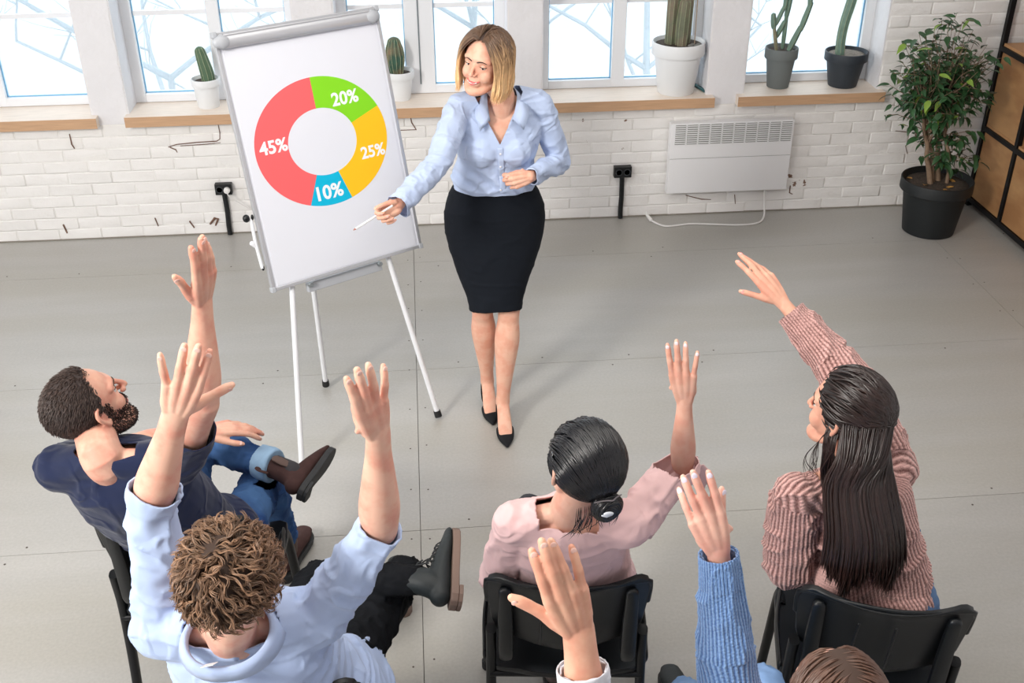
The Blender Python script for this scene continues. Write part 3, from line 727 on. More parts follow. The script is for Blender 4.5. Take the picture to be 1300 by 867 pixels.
# =================================================================== CHAIRS (black stacking chairs)
def make_chair(loc, rz, label, proto=None):
    if proto is not None:
        c = copy_tree(proto); c.location = loc; c.rotation_euler = (0, 0, rz); c['label'] = label; return c
    c = empty('stacking_chair', loc, rz, label, 'chair', 'black stacking chairs of the audience')
    # local frame: origin on the floor under the seat centre, +y forward
    def slab(rings, th, seg=20):
        """rings: list of (centre, halfwidth, dir) -> thin curved shell"""
        V = []; m = len(rings)
        for (cx, cy, cz), hw, bow, nrm in rings:
            for s in (0, 1):
                for j in range(seg):
                    u = -1+2*j/(seg-1)
                    b = bow*(u*u)
                    V.append((cx+u*hw, cy+b*nrm[1]+(-th if s else 0)*nrm[1], cz+b*nrm[2]+(-th if s else 0)*nrm[2]))
        F_ = []
        for i in range(m-1):
            for j in range(seg-1):
                a = i*2*seg+j; b = (i+1)*2*seg+j
                F_ += [(a, b, b+1, a+1), (a+seg, a+seg+1, b+seg+1, b+seg)]
            a = i*2*seg; b = (i+1)*2*seg
            F_ += [(a, a+seg, b+seg, b), (a+seg-1, b+seg-1, b+2*seg-1, a+2*seg-1)]
        for i in (0, m-1):
            for j in range(seg-1):
                a = i*2*seg+j; q = (a, a+1, a+seg+1, a+seg); F_.append(q if i == 0 else q[::-1])
        return geo(V, F_)
    # backrest: curved shell, wider at the top, bulging lower edge
    n = (0, 1, .22)
    rings = []
    for z, hw, dy in ((.545, .10, -.196), (.552, .155, -.197), (.575, .192, -.200), (.62, .205, -.206), (.70, .213, -.220), (.765, .216, -.236), (.795, .207, -.246), (.808, .190, -.254), (.811, .17, -.262)):
        rings.append(((0, dy, z), hw, .045, n))
    back = obj('backrest', slab(rings, .016), M_black, c, smooth='auto', local=True, bevel=.003)
    obj('rolled_edge', tube([(-.213, -.184, .70), (-.215, -.196, .765), (-.200, -.214, .797), (-.10, -.252, .809), (0, -.265, .811), (.10, -.252, .809), (.200, -.214, .797), (.215, -.196, .765), (.213, -.184, .70)], [(.006, .008)]*9, 10, n=44), M_black, back, smooth=True, local=True)
    for s in (-1, 1):
        obj('rib', tube([(s*.165, -.236, .775), (s*.165, -.222, .66), (s*.165, -.212, .535), (s*.165, -.208, .515)], [(.012, .017), (.014, .020), (.015, .021), (.012, .019)], 12, n=14, power=3), M_black, back, smooth='auto', local=True)
    for s in (-.07, .02): obj('raised_rib', tube([(s*1, -.282, .77), (s*1.05, -.246, .60)], [(.003, .004)]*2, 8, spline=False), M_black, back, smooth=True, local=True)
    # seat: shallow dished shell
    rings = []
    for y, hw, dz in ((-.205, .13, .455), (-.195, .19, .452), (-.16, .225, .447), (-.02, .235, .442), (.12, .237, .446), (.185, .228, .452), (.205, .205, .445), (.212, .17, .435)):
        rings.append(((0, y, dz-.012), hw, .022, (0, 0, 1)))
    seat = obj('seat', slab(rings, .018), M_black, c, smooth='auto', local=True, bevel=.003)
    for s in (-1, 1):
        obj('seat_skirt', tube([(s*.222, .14, .455), (s*.232, .02, .45), (s*.226, -.14, .45)], [(.022, .007)]*3, 12, n=16), M_black, seat, smooth='auto', local=True)
        # steel tube legs
        obj('leg', tube([(s*.205, -.190, .60), (s*.207, -.178, .46), (s*.212, -.195, .20), (s*.222, -.215, .012)], [(.019, .014)]*4, 14, n=18, caps=True, power=2.6), M_steel, c, smooth='auto', local=True)
        obj('leg', tube([(s*.218, .10, .442), (s*.222, .165, .425), (s*.230, .205, .22), (s*.238, .235, .012)], [(.019, .014)]*4, 14, n=18, caps=True, power=2.6), M_steel, c, smooth='auto', local=True)
        obj('side_rail', tube([(s*.207, -.19, .425), (s*.219, .12, .425)], [.010, .010], 10, caps=True, spline=False), M_steel, c, smooth='auto', local=True)
    for ch in [o for o in c.children if o.name.startswith('leg')]:
        v = np.array([tuple(q.co) for q in ch.data.vertices]); lo = v[v[:, 2] < .03].mean(0)
        obj('foot_cap', tube([(lo[0], lo[1], .03), (lo[0], lo[1], 0.0005)], [.0205, .0205], 12, caps=True, spline=False), M_rubber, ch, smooth='auto', local=True)
    obj('cross_rail', tube([(-.21, -.19, .43), (.21, -.19, .43)], [.010, .010], 10, caps=True, spline=False), M_steel, c, smooth='auto', local=True)
    return c
chairN = make_chair((-.735, 2.645, 0), math.radians(-2.5), 'black plastic chair under the bearded man in the navy T-shirt')
chairC = make_chair((-.41, 2.03, 0), math.radians(-4), 'black plastic chair under the curly-haired man in the light blue shirt', chairN)
chairB = make_chair((.345, 2.315, 0), math.radians(-6), 'black plastic chair under the woman with the bun, facing the presenter', chairN)
chairR = make_chair((1.175, 2.155, 0), math.radians(-16.5), 'black plastic chair under the long-haired woman in the pink sweater', chairN)
# =================================================================== PEOPLE: tools
V3 = lambda *a: np.array(a if len(a) > 1 else a[0], float)
def nrm(v): v = np.asarray(v, float); return v/(np.linalg.norm(v)+1e-12)
def lerp(a, b, t): return V3(a)*(1-t)+V3(b)*t
def remesh(g, voxel, it=3, fac=.5):
    me = mk_mesh('tmp', g); o = bpy.data.objects.new('tmp', me); COL.objects.link(o)
    r = o.modifiers.new('r', 'REMESH'); r.mode = 'VOXEL'; r.voxel_size = voxel; r.adaptivity = 0
    if it:
        s = o.modifiers.new('s', 'SMOOTH'); s.factor = fac; s.iterations = it
    dg = bpy.context.evaluated_depsgraph_get(); dg.update()
    m2 = bpy.data.meshes.new_from_object(o.evaluated_get(dg))
    n = len(m2.vertices); v = np.empty(n*3); m2.vertices.foreach_get('co', v); v = v.reshape(-1, 3)
    f = [tuple(p.vertices) for p in m2.polygons]
    bpy.data.objects.remove(o); bpy.data.meshes.remove(me); bpy.data.meshes.remove(m2)
    return (v, f)
def normals(g):
    v, f = g; q = np.array([t if len(t) == 4 else (t[0], t[1], t[2], t[2]) for t in f])
    fn = np.cross(v[q[:, 2]]-v[q[:, 0]], v[q[:, 3]]-v[q[:, 1]]); N_ = np.zeros_like(v)
    for k in range(4): np.add.at(N_, q[:, k], fn)
    return N_/(np.linalg.norm(N_, axis=1, keepdims=True)+1e-12)
def bone_coords(v, bones):
    """nearest bone -> (t metres along, cos, sin, distance, index)"""
    best = np.full(len(v), 1e9); T = np.zeros(len(v)); CA = np.zeros(len(v)); SA = np.zeros(len(v)); IX = np.zeros(len(v), int)
    for k, (a, b) in enumerate(bones):
        a = V3(a); b = V3(b); d = b-a; L = np.linalg.norm(d); d = d/L; t, A, B = frame_of(d, (0.1, .99, .1))
        w = v-a; s = w @ d; sc = np.clip(s, 0, L); r = w-np.outer(sc, d); dist = np.linalg.norm(r, axis=1)
        if k > 0: dist = dist+.16*np.clip(1-s/.07, 0, 1)
        m = dist < best; best[m] = dist[m]; T[m] = s[m]; IX[m] = k
        x = r @ A; y = r @ B; h = np.hypot(x, y)+1e-9; CA[m] = (x/h)[m]; SA[m] = (y/h)[m]
    return T, CA, SA, best, IX
def wrinkle(g, bones, amp=.004, ring=34., around=1.3, seed=0., iso=14., isoamp=.5, mask=None):
    v, f = g; N_ = normals(g); T, CA, SA, D, IX = bone_coords(v, bones)
    warp = vnoise(v*9+seed)*.8
    r = vnoise(np.stack([T*ring+warp+IX*7.3, CA*around+seed, SA*around], 1)); r = (1-np.minimum(1, np.abs(r)*2.4))**1.4*2-.8
    r2 = vnoise(np.stack([T*ring*1.9+warp*1.5+IX*3.1, CA*around*1.6-seed, SA*around*1.6], 1)); r2 = (1-np.minimum(1, np.abs(r2)*2.4))**1.4*2-.8
    h = amp*(.60*r+.22*r2+isoamp*vnoise(v*iso+seed*3)+.10*vnoise(v*iso*2.2+seed))
    if mask is not None: h = h*mask(v)
    return (v+N_*h[:, None], f)
def cut(g, regions):
    """regions: list of (planes [(p,n)...], centre, radius): drop faces on the + side of all planes inside the sphere"""
    v, f = g; bm = bmesh.new(); bv = [bm.verts.new(p) for p in v]
    for q in f: bm.faces.new([bv[i] for i in q])
    for planes, c, R in regions:
        c = Vector(c)
        for p, n in planes:
            fs = [q for q in bm.faces if (q.calc_center_median()-c).length < R]
            es = {e for q in fs for e in q.edges}; vs = {w for q in fs for w in q.verts}
            bmesh.ops.bisect_plane(bm, geom=list(fs)+list(es)+list(vs), plane_co=Vector(p), plane_no=Vector(n), dist=1e-6)
        dl = [q for q in bm.faces if (q.calc_center_median()-c).length < R*.995 and all((q.calc_center_median()-Vector(p)).dot(Vector(n)) > 0 for p, n in planes)]
        bmesh.ops.delete(bm, geom=dl, context='FACES')
    bm.verts.index_update()
    g = (np.array([tuple(w.co) for w in bm.verts]), [tuple(w.index for w in q.verts) for q in bm.faces]); bm.free()
    return g
def garment(name, g, m, parent, thick=.0025, label=None):
    o = obj(name, g, m, parent, smooth=True)
    if thick:
        s = o.modifiers.new('hem', 'SOLIDIFY'); s.thickness = thick; s.offset = -1
    if label: o['label'] = label
    return o

def skin_mat(name, rgb, red):
    return mat(name, rgb, .5, var=.035, vscale=14, var2=red, v2scale=22, bump=.12, bscale=350, bdist=.0004, sss=.12, spec=.35)
def hair_mat(name, rgb, rough=.38, var=.25, attr=False, spec=.5):
    m = mat(name, rgb, rough, var=var, vscale=60, spec=spec)
    if attr:
        N = m.node_tree.nodes; L = m.node_tree.links; b = N['Principled BSDF']
        a = N.new('ShaderNodeAttribute'); a.attribute_name = 'Col'
        mx = N.new('ShaderNodeMix'); mx.data_type = 'RGBA'; mx.blend_type = 'MULTIPLY'; mx.inputs[0].default_value = 1
        L.new(b.inputs['Base Color'].links[0].from_socket, mx.inputs[6]); L.new(a.outputs['Color'], mx.inputs[7]); L.new(mx.outputs[2], b.inputs['Base Color'])
    return m

# ---- hands
def hand_geo(wrist, ydir, back, thumb_hint, s=1.0, fingers=None, thumb=(38, 10, 12, 10), slim=1.0):
    """fingers: 4 x (spread, curl1, curl2, curl3) for index..little; +spread turns towards the thumb"""
    Y = nrm(ydir); Z = V3(back)-Y*(Y @ V3(back)); Z = nrm(Z); X = np.cross(Y, Z)
    if X @ V3(thumb_hint) < 0: X = -X
    W = V3(wrist)
    P = lambda x, y, z: W+s*(X*x+Y*y+Z*z)
    fingers = fingers or [(4, 6, 8, 6), (1, 4, 6, 5), (-3, 6, 8, 6), (-9, 8, 10, 8)]
    kn = [(.0285, .089, .002), (.0092, .094, .004), (-.0105, .090, .003), (-.0290, .081, -.001)]
    ln = [(.043, .026, .021), (.047, .030, .022), (.043, .028, .021), (.034, .020, .018)]
    r0 = [.0103, .0106, .0101, .0090]
    G = []; nails = []
    for k in range(4):
        kx, ky, kz = kn[k]
        G.append(tube([P(kx*.42, -.004, 0), P(kx*.75, ky*.5, kz+.001), P(kx, ky, kz)], [(.0125*s, .012*s), (.0115*s, .0125*s), (.0105*s*slim, .0108*s)], 12, up=Z, n=8))
        sp, c1, c2, c3 = fingers[k]; a = math.radians(sp); d = nrm(Y*math.cos(a)+X*math.sin(a)); nz = Z.copy(); side = np.cross(d, nz)
        p = P(kx, ky, kz-.001); pts = [p]; rad = [r0[k]*1.06]
        for j, (L_, c) in enumerate(zip(ln[k], (c1, c2, c3))):
            c = math.radians(c); d2 = nrm(d*math.cos(c)-nz*math.sin(c)); nz = nrm(nz*math.cos(c)+d*math.sin(c)); d = d2
            pts.append(p+d*L_*s*.5); rad.append(r0[k]*(.93, .87, .86)[j]); p = p+d*L_*s; pts.append(p); rad.append(r0[k]*(.98, .90, .66)[j])
        rad = [q*s*slim for q in rad]
        G.append(tube(pts, rad, 10, up=nz, spline=False))
        nails.append((p-d*.0055*s+nz*rad[-1]*1.02, d, nz, r0[k]*.60*s*slim))
    # web between knuckles + palm body
    G.append(tube([P(.026, .078, -.003), P(-.027, .072, -.004)], [(.009*s, .012*s)]*2, 12, up=Z, spline=False))
    G.append(ellipsoid(P(-.019, .038, -.006), (.017*s, .034*s, .013*s), 14, 10, rot=np.stack([X, Y, Z], 1)))
    G.append(ellipsoid(P(0, .045, 0), (.030*s, .046*s, .0115*s), 16, 10, rot=np.stack([X, Y, Z], 1)))
    # thumb leaves the side of the palm near its base
    t0, t1, t2, t3 = [math.radians(q) for q in thumb]
    b = P(.017, .020, -.006); d = nrm(Y*math.cos(t0)+X*math.sin(t0)-Z*.28)
    tn = nrm(Z*.75+X*.65); tn = nrm(tn-d*(d @ tn))
    pts = [P(.008, .008, -.003), b]; rad = [.011, .0145]; p = b
    fold = nrm(np.cross(np.cross(d, Y), d))     # direction the thumb folds to (towards the fingers)
    for j, (L_, c) in enumerate(((.044, t1), (.032, t2), (.026, t3))):
        d = nrm(d*math.cos(c)+fold*math.sin(c)); fold = nrm(fold-d*(fold @ d)); tn = nrm(tn-d*(d @ tn))
        pts.append(p+d*L_*s*.5); rad.append((.0145, .0100, .0100)[j]); p = p+d*L_*s; pts.append(p); rad.append((.0112, .0102, .0070)[j])
    G.append(tube(pts, [q*s*slim for q in rad], 12, up=tn, spline=False))
    G.append(tube([P(.030, .066, -.003), P(.030, .048, -.006), P(.036, .036, -.008)], [.0065*s]*3, 8, up=Z))
    nails.append((p-d*.007*s+tn*.0074*s*slim, d, tn, .0072*s*slim))
    return G, nails, P
def nail_geo(nails, k=1.0, L=.0050):
    return join(*[ellipsoid(c, (r*k, L*1.05, .0011), 10, 6, rot=np.stack([np.cross(d, z), d, z], 1)) for c, d, z, r in nails])
def forearm_geo(el, wr, hand_back, s=1.0, thick=1.0):
    el = V3(el); wr = V3(wr); up = hand_back
    P = [el, lerp(el, wr, .12), lerp(el, wr, .28), lerp(el, wr, .55), lerp(el, wr, .82), wr, lerp(el, wr, 1.05)]
    R = [(.038, .040), (.041, .043), (.042, .045), (.034, .037), (.024, .029), (.0195, .0275), (.0175, .027)]
    return tube(P, [(a*s*thick, b*s*thick) for a, b in R], 44, up=up, n=30)
def upperarm_geo(sh, el, s=1.0, off=0.0):
    P = [sh, lerp(sh, el, .3), lerp(sh, el, .7), el]
    return tube(P, [(.056*s+off,)*2, (.052*s+off,)*2, (.043*s+off,)*2, (.041*s+off,)*2], 40, up=(0.1, .9, .2), n=20)

# ---- heads.  local frame: +y face, +z up, origin in the middle
def head_geo(sex, chin=0.0):
    k = 1.0 if sex == 'm' else .95
    G = [ellipsoid((0, -.012, .030), (.076, .094, .082), 28, 18), ellipsoid((0, .026, .010), (.064, .058, .082), 24, 16),
         ellipsoid((0, .02, -.035), (.060, .052, .060), 22, 14),
         tube([(-.057, -.006, -.045), (-.052, .010, -.072), (-.034, .048, -.094), (0, .068, -.101), (.034, .048, -.094), (.052, .010, -.072), (.057, -.006, -.045)], [.015, .017*k, .017*k, .017*k+chin, .017*k, .017*k, .015], 12, n=26),
         ellipsoid((0, .028, -.072), (.042, .042, .030), 20, 12),
         ellipsoid((-.035, .046, -.026), (.026, .030, .030), 16, 10), ellipsoid((.035, .046, -.026), (.026, .030, .030), 16, 10),
         ellipsoid((0, .060, -.056), (.029, .026, .030), 16, 12),
         tube([(0, .079, .026), (0, .089, .006), (0, .102, -.016), (0, .106, -.027)], [(.006, .0085), (.0065, .0075), (.008, .0085), (.0095, .0095)], 12, n=10, up=(0, 1, 0)),
         ellipsoid((-.0115, .092, -.030), (.0078, .010, .0075), 10, 8), ellipsoid((.0115, .092, -.030), (.0078, .010, .0075), 10, 8),
         tube([(-.050, .056, .026), (-.028, .074, .030), (0, .079, .026), (.028, .074, .030), (.050, .056, .026)], [.011]*5, 12, n=16)]
    if sex == 'f':
        G = G[:3]+[tube([(-.052, -.002, -.045), (-.046, .014, -.070), (-.029, .050, -.091), (0, .070, -.098), (.029, .050, -.091), (.046, .014, -.070), (.052, -.002, -.045)], [.014, .015, .016, .0165, .016, .015, .014], 12, n=26),
         ellipsoid((0, .028, -.070), (.040, .042, .028), 20, 12), ellipsoid((-.034, .046, -.030), (.027, .030, .032), 18, 12), ellipsoid((.034, .046, -.030), (.027, .030, .032), 18, 12), ellipsoid((0, .058, -.058), (.028, .026, .030), 16, 12),
         tube([(0, .078, .020), (0, .084, .004), (0, .0945, -.016), (0, .0975, -.026)], [(.004, .0075), (.005, .0065), (.0065, .0070), (.0078, .0080)], 12, n=10, up=(0, 1, 0)),
         ellipsoid((-.0095, .087, -.029), (.0062, .008, .0060), 10, 8), ellipsoid((.0095, .087, -.029), (.0062, .008, .0060), 10, 8),
         tube([(-.046, .056, .026), (-.028, .068, .030), (0, .074, .030), (.028, .068, .030), (.046, .056, .026)], [.012]*5, 12, n=16)]
    for s in (-1, 1):      # ears
        G.append(tube([(s*.072, .004, -.026), (s*.078, -.004, -.032), (s*.087, -.016, -.010), (s*.089, -.021, .012), (s*.083, -.010, .030), (s*.073, .004, .018)], [.0050, .0062, .0062, .0062, .0062, .0045], 8, n=18))
        G.append(ellipsoid((s*.0755, -.006, -.002), (.0045, .013, .022), 12, 8)); G.append(ellipsoid((s*.076, .000, -.027), (.0055, .0065, .008), 10, 8))
    return join(*G)
def head_mat(c, fwd, up, scale=1.0):
    Y = nrm(fwd); X = nrm(np.cross(Y, V3(up))); Z = np.cross(X, Y)
    M = np.eye(4); M[:3, 0] = X*scale; M[:3, 1] = Y*scale; M[:3, 2] = Z*scale; M[:3, 3] = c
    return M
def face_relief(v, Mi):
    """push eye sockets, philtrum and mouth line in; v in world"""
    L = v @ Mi[:3, :3].T+Mi[:3, 3]; F_ = np.zeros(len(v))
    front = (L[:, 1] > .045)
    for s in (-1, 1):
        d2 = ((L[:, 0]-s*.031)/.0155)**2+((L[:, 2]-.006)/.0115)**2; F_ += .0062*np.exp(-d2)*front
        d2 = ((L[:, 0]-s*.030)/.012)**2+((L[:, 2]+.052)/.010)**2; F_ += .0018*np.exp(-d2)*front
    d2 = ((L[:, 0])/.024)**2+((L[:, 2]+.0595)/.0028)**2; F_ += .0045*np.exp(-d2)*front
    d2 = ((L[:, 0])/.018)**2+((L[:, 2]+.079)/.006)**2; F_ += .0035*np.exp(-d2)*front
    return v-np.outer(F_, nrm(np.linalg.inv(Mi)[:3, 1]))
def surf(Lv, x, z):
    m = Lv[:, 1] > 0.02; q = Lv[m]; d = (q[:, 0]-x)**2+(q[:, 2]-z)**2; i = np.argsort(d)[:5]; return q[i, 1].max()
def face_parts(parent, M, body_v, sex, brow_m, look=0.0, smile=0.0, lidded=.5, lips_rgb=(196, 112, 108), lash=True):
    Mi = np.linalg.inv(M); Lv = body_v @ Mi[:3, :3].T+Mi[:3, 3]; Lv = Lv[np.abs(Lv[:, 0]) < .075]; Lv = Lv[(Lv[:, 2] > -.13) & (Lv[:, 2] < .1)]
    T = lambda g: xf(g, M)
    skin = parent['_skin'] if '_skin' in parent else None
    # lips
    xs_ = np.linspace(-.025, .025, 9); zc = lambda x: -.0600+smile*(abs(x)/.025)**2*.0085
    up_ = [(x, surf(Lv, x, zc(x)+.003)+.0002, zc(x)+.0033*(1-abs(x)/.03)) for x in xs_]; lo_ = [(x, surf(Lv, x, zc(x)-.004)+.0001, zc(x)-.0040*(1-abs(x)/.035)) for x in xs_]
    ru = [(.0008+.0022*math.cos(x/.027*PI/2), .0010+.0030*math.cos(x/.027*PI/2)) for x in xs_]
    Ml = mat('lips_%d_%d' % (lips_rgb[0], lips_rgb[1]), lips_rgb, .4)
    obj('lips', T(join(tube(up_, ru, 8, up=(0, 1, 0), n=18), tube(lo_, [(a*1.1, b*1.15) for a, b in ru], 8, up=(0, 1, 0), n=18))), Ml, parent, smooth=True)
    if smile:
        tz = [(x, surf(Lv, x, zc(x))+.0028, zc(x)-.0004) for x in np.linspace(-.019, .019, 7)]
        obj('teeth', T(tube(tz, [(.0014, .0016), (.0014, .0026), (.0014, .0032), (.0014, .0034), (.0014, .0032), (.0014, .0026), (.0014, .0016)], 8, up=(0, 1, 0))), mat('tooth_white', (236, 232, 226), .3), parent, smooth=True)
    for s in (-1, 1):
        ex, ez = s*.031, .006; ey = surf(Lv, ex, ez)-.0075
        e = obj('eye', T(ellipsoid((ex, ey, ez), (.0118, .0118, .0118), 16, 12)), mat('eye_white', (224, 220, 216), .25), parent, smooth=True)
        d = nrm((look, 1, -.35*(lidded > .5)))
        obj('iris', T(ellipsoid(V3(ex, ey, ez)+d*.0085, (.0052, .0042, .0052), 12, 8)), mat('iris_brown', (66, 44, 32), .2), e, smooth=True)
        # upper lid: skin coloured shell over the top of the eyeball
        n_, m_ = 14, 8; Vv = []
        lim = -.25+ (1-lidded)*.9
        for i in range(m_+1):
            el_ = math.asin(max(-1, min(1, lim)))*(1-i/m_)+PI/2*.95*(i/m_)
            for j in range(n_+1):
                az = PI*j/n_; Vv.append((ex+.0130*math.cos(el_)*math.cos(az), ey+.0130*math.cos(el_)*math.sin(az), ez+.0130*math.sin(el_)))
        Fv = [(i*(n_+1)+j, i*(n_+1)+j+1, (i+1)*(n_+1)+j+1, (i+1)*(n_+1)+j) for i in range(m_) for j in range(n_)]
        obj('eyelid', T((np.array(Vv), Fv)), parent.data.materials[0] if parent.type == 'MESH' else None, e, smooth=True)
        a0 = math.asin(max(-1, min(1, lim))); lp = [(ex+.0136*math.cos(a0)*math.cos(az), ey+.0140*math.cos(a0)*math.sin(az), ez+.0130*math.sin(a0)-.0004) for az in np.linspace(PI*.12, PI*.88, 9)]
        if s > 0: lp[0] = (lp[0][0]+.003, lp[0][1]-.001, lp[0][2]+.001)
        else: lp[-1] = (lp[-1][0]-.003, lp[-1][1]-.001, lp[-1][2]+.001)
        obj('lashes', T(tube(lp, [.0009 if not lash else .0013]*9, 6, n=16)), mat('lash_black', (28, 22, 20), .6), e, smooth=True)
        bx = [s*q for q in (.012, .022, .034, .046)]; bz = (.0225, .0265, .0275, .0215)
        bp = [(x, surf(Lv, x, z)+.0006, z) for x, z in zip(bx, bz)]
        obj('eyebrow', T(tube(bp, [(.0012, .0034 if sex == 'm' else .0022), (.0013, .0036 if sex == 'm' else .0024), (.0011, .0028 if sex == 'm' else .0018), (.0007, .0010)], 8, up=(0, 1, 0), n=14)), brow_m, parent, smooth=True)

# ---- strands
def strands(paths, r0, seg=5, n=10, r1=None, cols=None, up=(0.3, .2, .9)):
    """list of polylines -> one mesh of tapered locks, with a colour per vertex"""
    Vs = []; Fs = []; Cs = []; off = 0
    for k, P in enumerate(paths):
        r = r0[k] if hasattr(r0, '__len__') else r0
        Q = cr(P, n); T = np.gradient(Q, axis=0); t = np.linspace(0, 1, n)
        R = r*(.75+.25*np.sin(PI*t))*np.clip((1-t)*6, .12, 1)*np.clip(t*9+.2, .2, 1)
        ang = np.linspace(0, 2*PI, seg, endpoint=False); prev = np.array(up, float)
        V = np.empty((n, seg, 3))
        for i in range(n):
            tt, A, B = frame_of(T[i], prev); prev = A; V[i] = Q[i]+np.outer(np.cos(ang)*R[i], A)+np.outer(np.sin(ang)*R[i], B)
        Vs.append(V.reshape(-1, 3))
        i0 = np.arange(n-1)[:, None]*seg; j = np.arange(seg)[None]; j2 = (j+1) % seg
        F_ = np.stack([i0+j, i0+j2, i0+seg+j2, i0+seg+j], -1).reshape(-1, 4)+off; Fs += F_.tolist(); off += n*seg
        if cols is not None: Cs.append(np.repeat(cols(k, t), seg, axis=0))
    return (np.concatenate(Vs), [tuple(f) for f in Fs]), (np.concatenate(Cs) if cols is not None else None)
def hair_obj(name, gc, m, parent, kind='stuff'):
    g, c = gc; o = obj(name, g, m, parent, smooth=True)
    if c is not None:
        a = o.data.color_attributes.new('Col', 'FLOAT_COLOR', 'POINT')
        a.data.foreach_set('color', np.hstack([c, np.ones((len(c), 1))]).astype(np.float32).ravel())
    if kind: o['kind'] = kind
    return o
HC = V3(0, -.012, .030); HR = V3(.0775, .0960, .0840)     # scalp ellipsoid in head space
def scalp(d, lift=0.0):
    d = nrm(d); t = 1/math.sqrt(((d/HR)**2).sum()); return HC+d*(t+lift)
def scalp_cap(M, keep, lift=.004, seg=48, rings=32):
    """skull-cap mesh over the scalp where keep(local point) holds"""
    g = ellipsoid((0, 0, 0), (1, 1, 1), seg, rings); v = np.array([scalp(d, lift) for d in g[0]])
    return xf((v, [f for f in g[1] if all(keep(v[i]) for i in f)]), M)

# ---- shoes: local frame at the ankle, +y toe, +z up the shin
def shoe_frame(ank, toe, up):
    Y = nrm(toe); Z = V3(up)-Y*(Y @ V3(up)); Z = nrm(Z); X = np.cross(Y, Z); M = np.eye(4); M[:3, 0] = X; M[:3, 1] = Y; M[:3, 2] = Z; M[:3, 3] = ank; return M
def boot(parent, ank, toe, up, shin_dir, mu, ms, laces=None, s=1.0, panel=None, label=None, shaft=.085):
    M = shoe_frame(ank, toe, up); Mi = np.linalg.inv(M)
    sd = nrm(V3(shin_dir) @ Mi[:3, :3].T) if shin_dir is not None else V3(0, -.1, 1)
    G = [tube([(0, -.052, -.050), (0, -.02, -.046), (0, .05, -.050), (0, .12, -.062), (0, .168, -.068)], [(.030, .032), (.036, .036), (.030, .040), (.022, .044), (.014, .034)], 20, n=18, up=(0, 0, 1)),
         tube([(0, -.020, -.045), (0, -.010, -.010), V3(0, -.006, 0)+sd*.03, V3(0, -.006, 0)+sd*shaft], [(.046, .035), (.043, .037), (.040, .039), (.041, .041)], 20, n=12, up=(0, 1, 0), caps=True)]
    G = [(v*s, f) for v, f in G]
    o = obj('boot', xf(remesh(join(*G), .004, 2), M), mu, parent, smooth=True)
    if label: o['label'] = label
    outl = []
    for y, w in ((-.086, .010), (-.080, .024), (-.062, .035), (-.03, .037), (.03, .037), (.08, .044), (.125, .048), (.160, .042), (.182, .026), (.190, .010)): outl.append((y, w))
    poly = [(w*s, y*s) for y, w in outl]+[(-w*s, y*s) for y, w in outl[::-1]]
    v, f = hull2(poly, -.100*s, -.078*s); obj('sole', xf((v, f), M), ms, o, bevel=.003)
    v, f = hull2([(x*.98, y) for x, y in poly if y < -.01*s]+[], -.112*s, -.1005*s); obj('heel', xf((v, f), M), ms, o, bevel=.002)
    if laces is not None:
        L = []
        for k in range(6):
            y, z = ((.115, -.036), (.094, -.031), (.073, -.024), (.056, -.013), (.044, .002), (.037, .018))[k]
            L.append(tube([(-.024, y-.004, z-.012), (-.008, y+.002, z+.003), (.010, y+.006, z+.003), (.024, y+.010, z-.010)], [.0024]*4, 6, n=10))
            L.append(tube([(.024, y-.004, z-.012), (.008, y+.002, z+.004), (-.010, y+.006, z+.004), (-.024, y+.010, z-.010)], [.0024]*4, 6, n=10))
        v, f = join(*L); obj('laces', xf((v*s, f), M), laces, o, smooth=True)
    if panel is not None:
        for sx in (-1, 1):
            v, f = tube([(sx*.0365, -.006, .052), (sx*.0375, -.008, .02), (sx*.034, -.004, -.022)], [(.016, .004), (.018, .0045), (.010, .004)], 10, n=10, up=(0, 1, 0)); obj('elastic_panel', xf((v*s, f), M), panel, o, smooth=True)
        v, f = tube([(0, -.050, .052), (0, -.056, .082), (0, -.050, .094), (0, -.044, .080)], [(.003, .006)]*4, 8, n=14, up=(1, 0, 0)); obj('pull_tab', xf((v*s, f), M), mu, o, smooth=True)
    return o
def leg_tube(h, k, a, s=1.0, off=.0, power=2.0):
    """trouser leg hip->knee->ankle"""
    h, k, a = V3(h), V3(k), V3(a)
    return [tube([h, lerp(h, k, .35), lerp(h, k, .8), k], [(.090*s+off,)*2, (.080*s+off,)*2, (.066*s+off,)*2, (.060*s+off,)*2], 20, n=14),
            tube([k, lerp(k, a, .25), lerp(k, a, .6), a], [(.060*s+off,)*2, (.059*s+off,)*2, (.050*s+off,)*2, (.046*s+off,)*2], 20, n=14)]
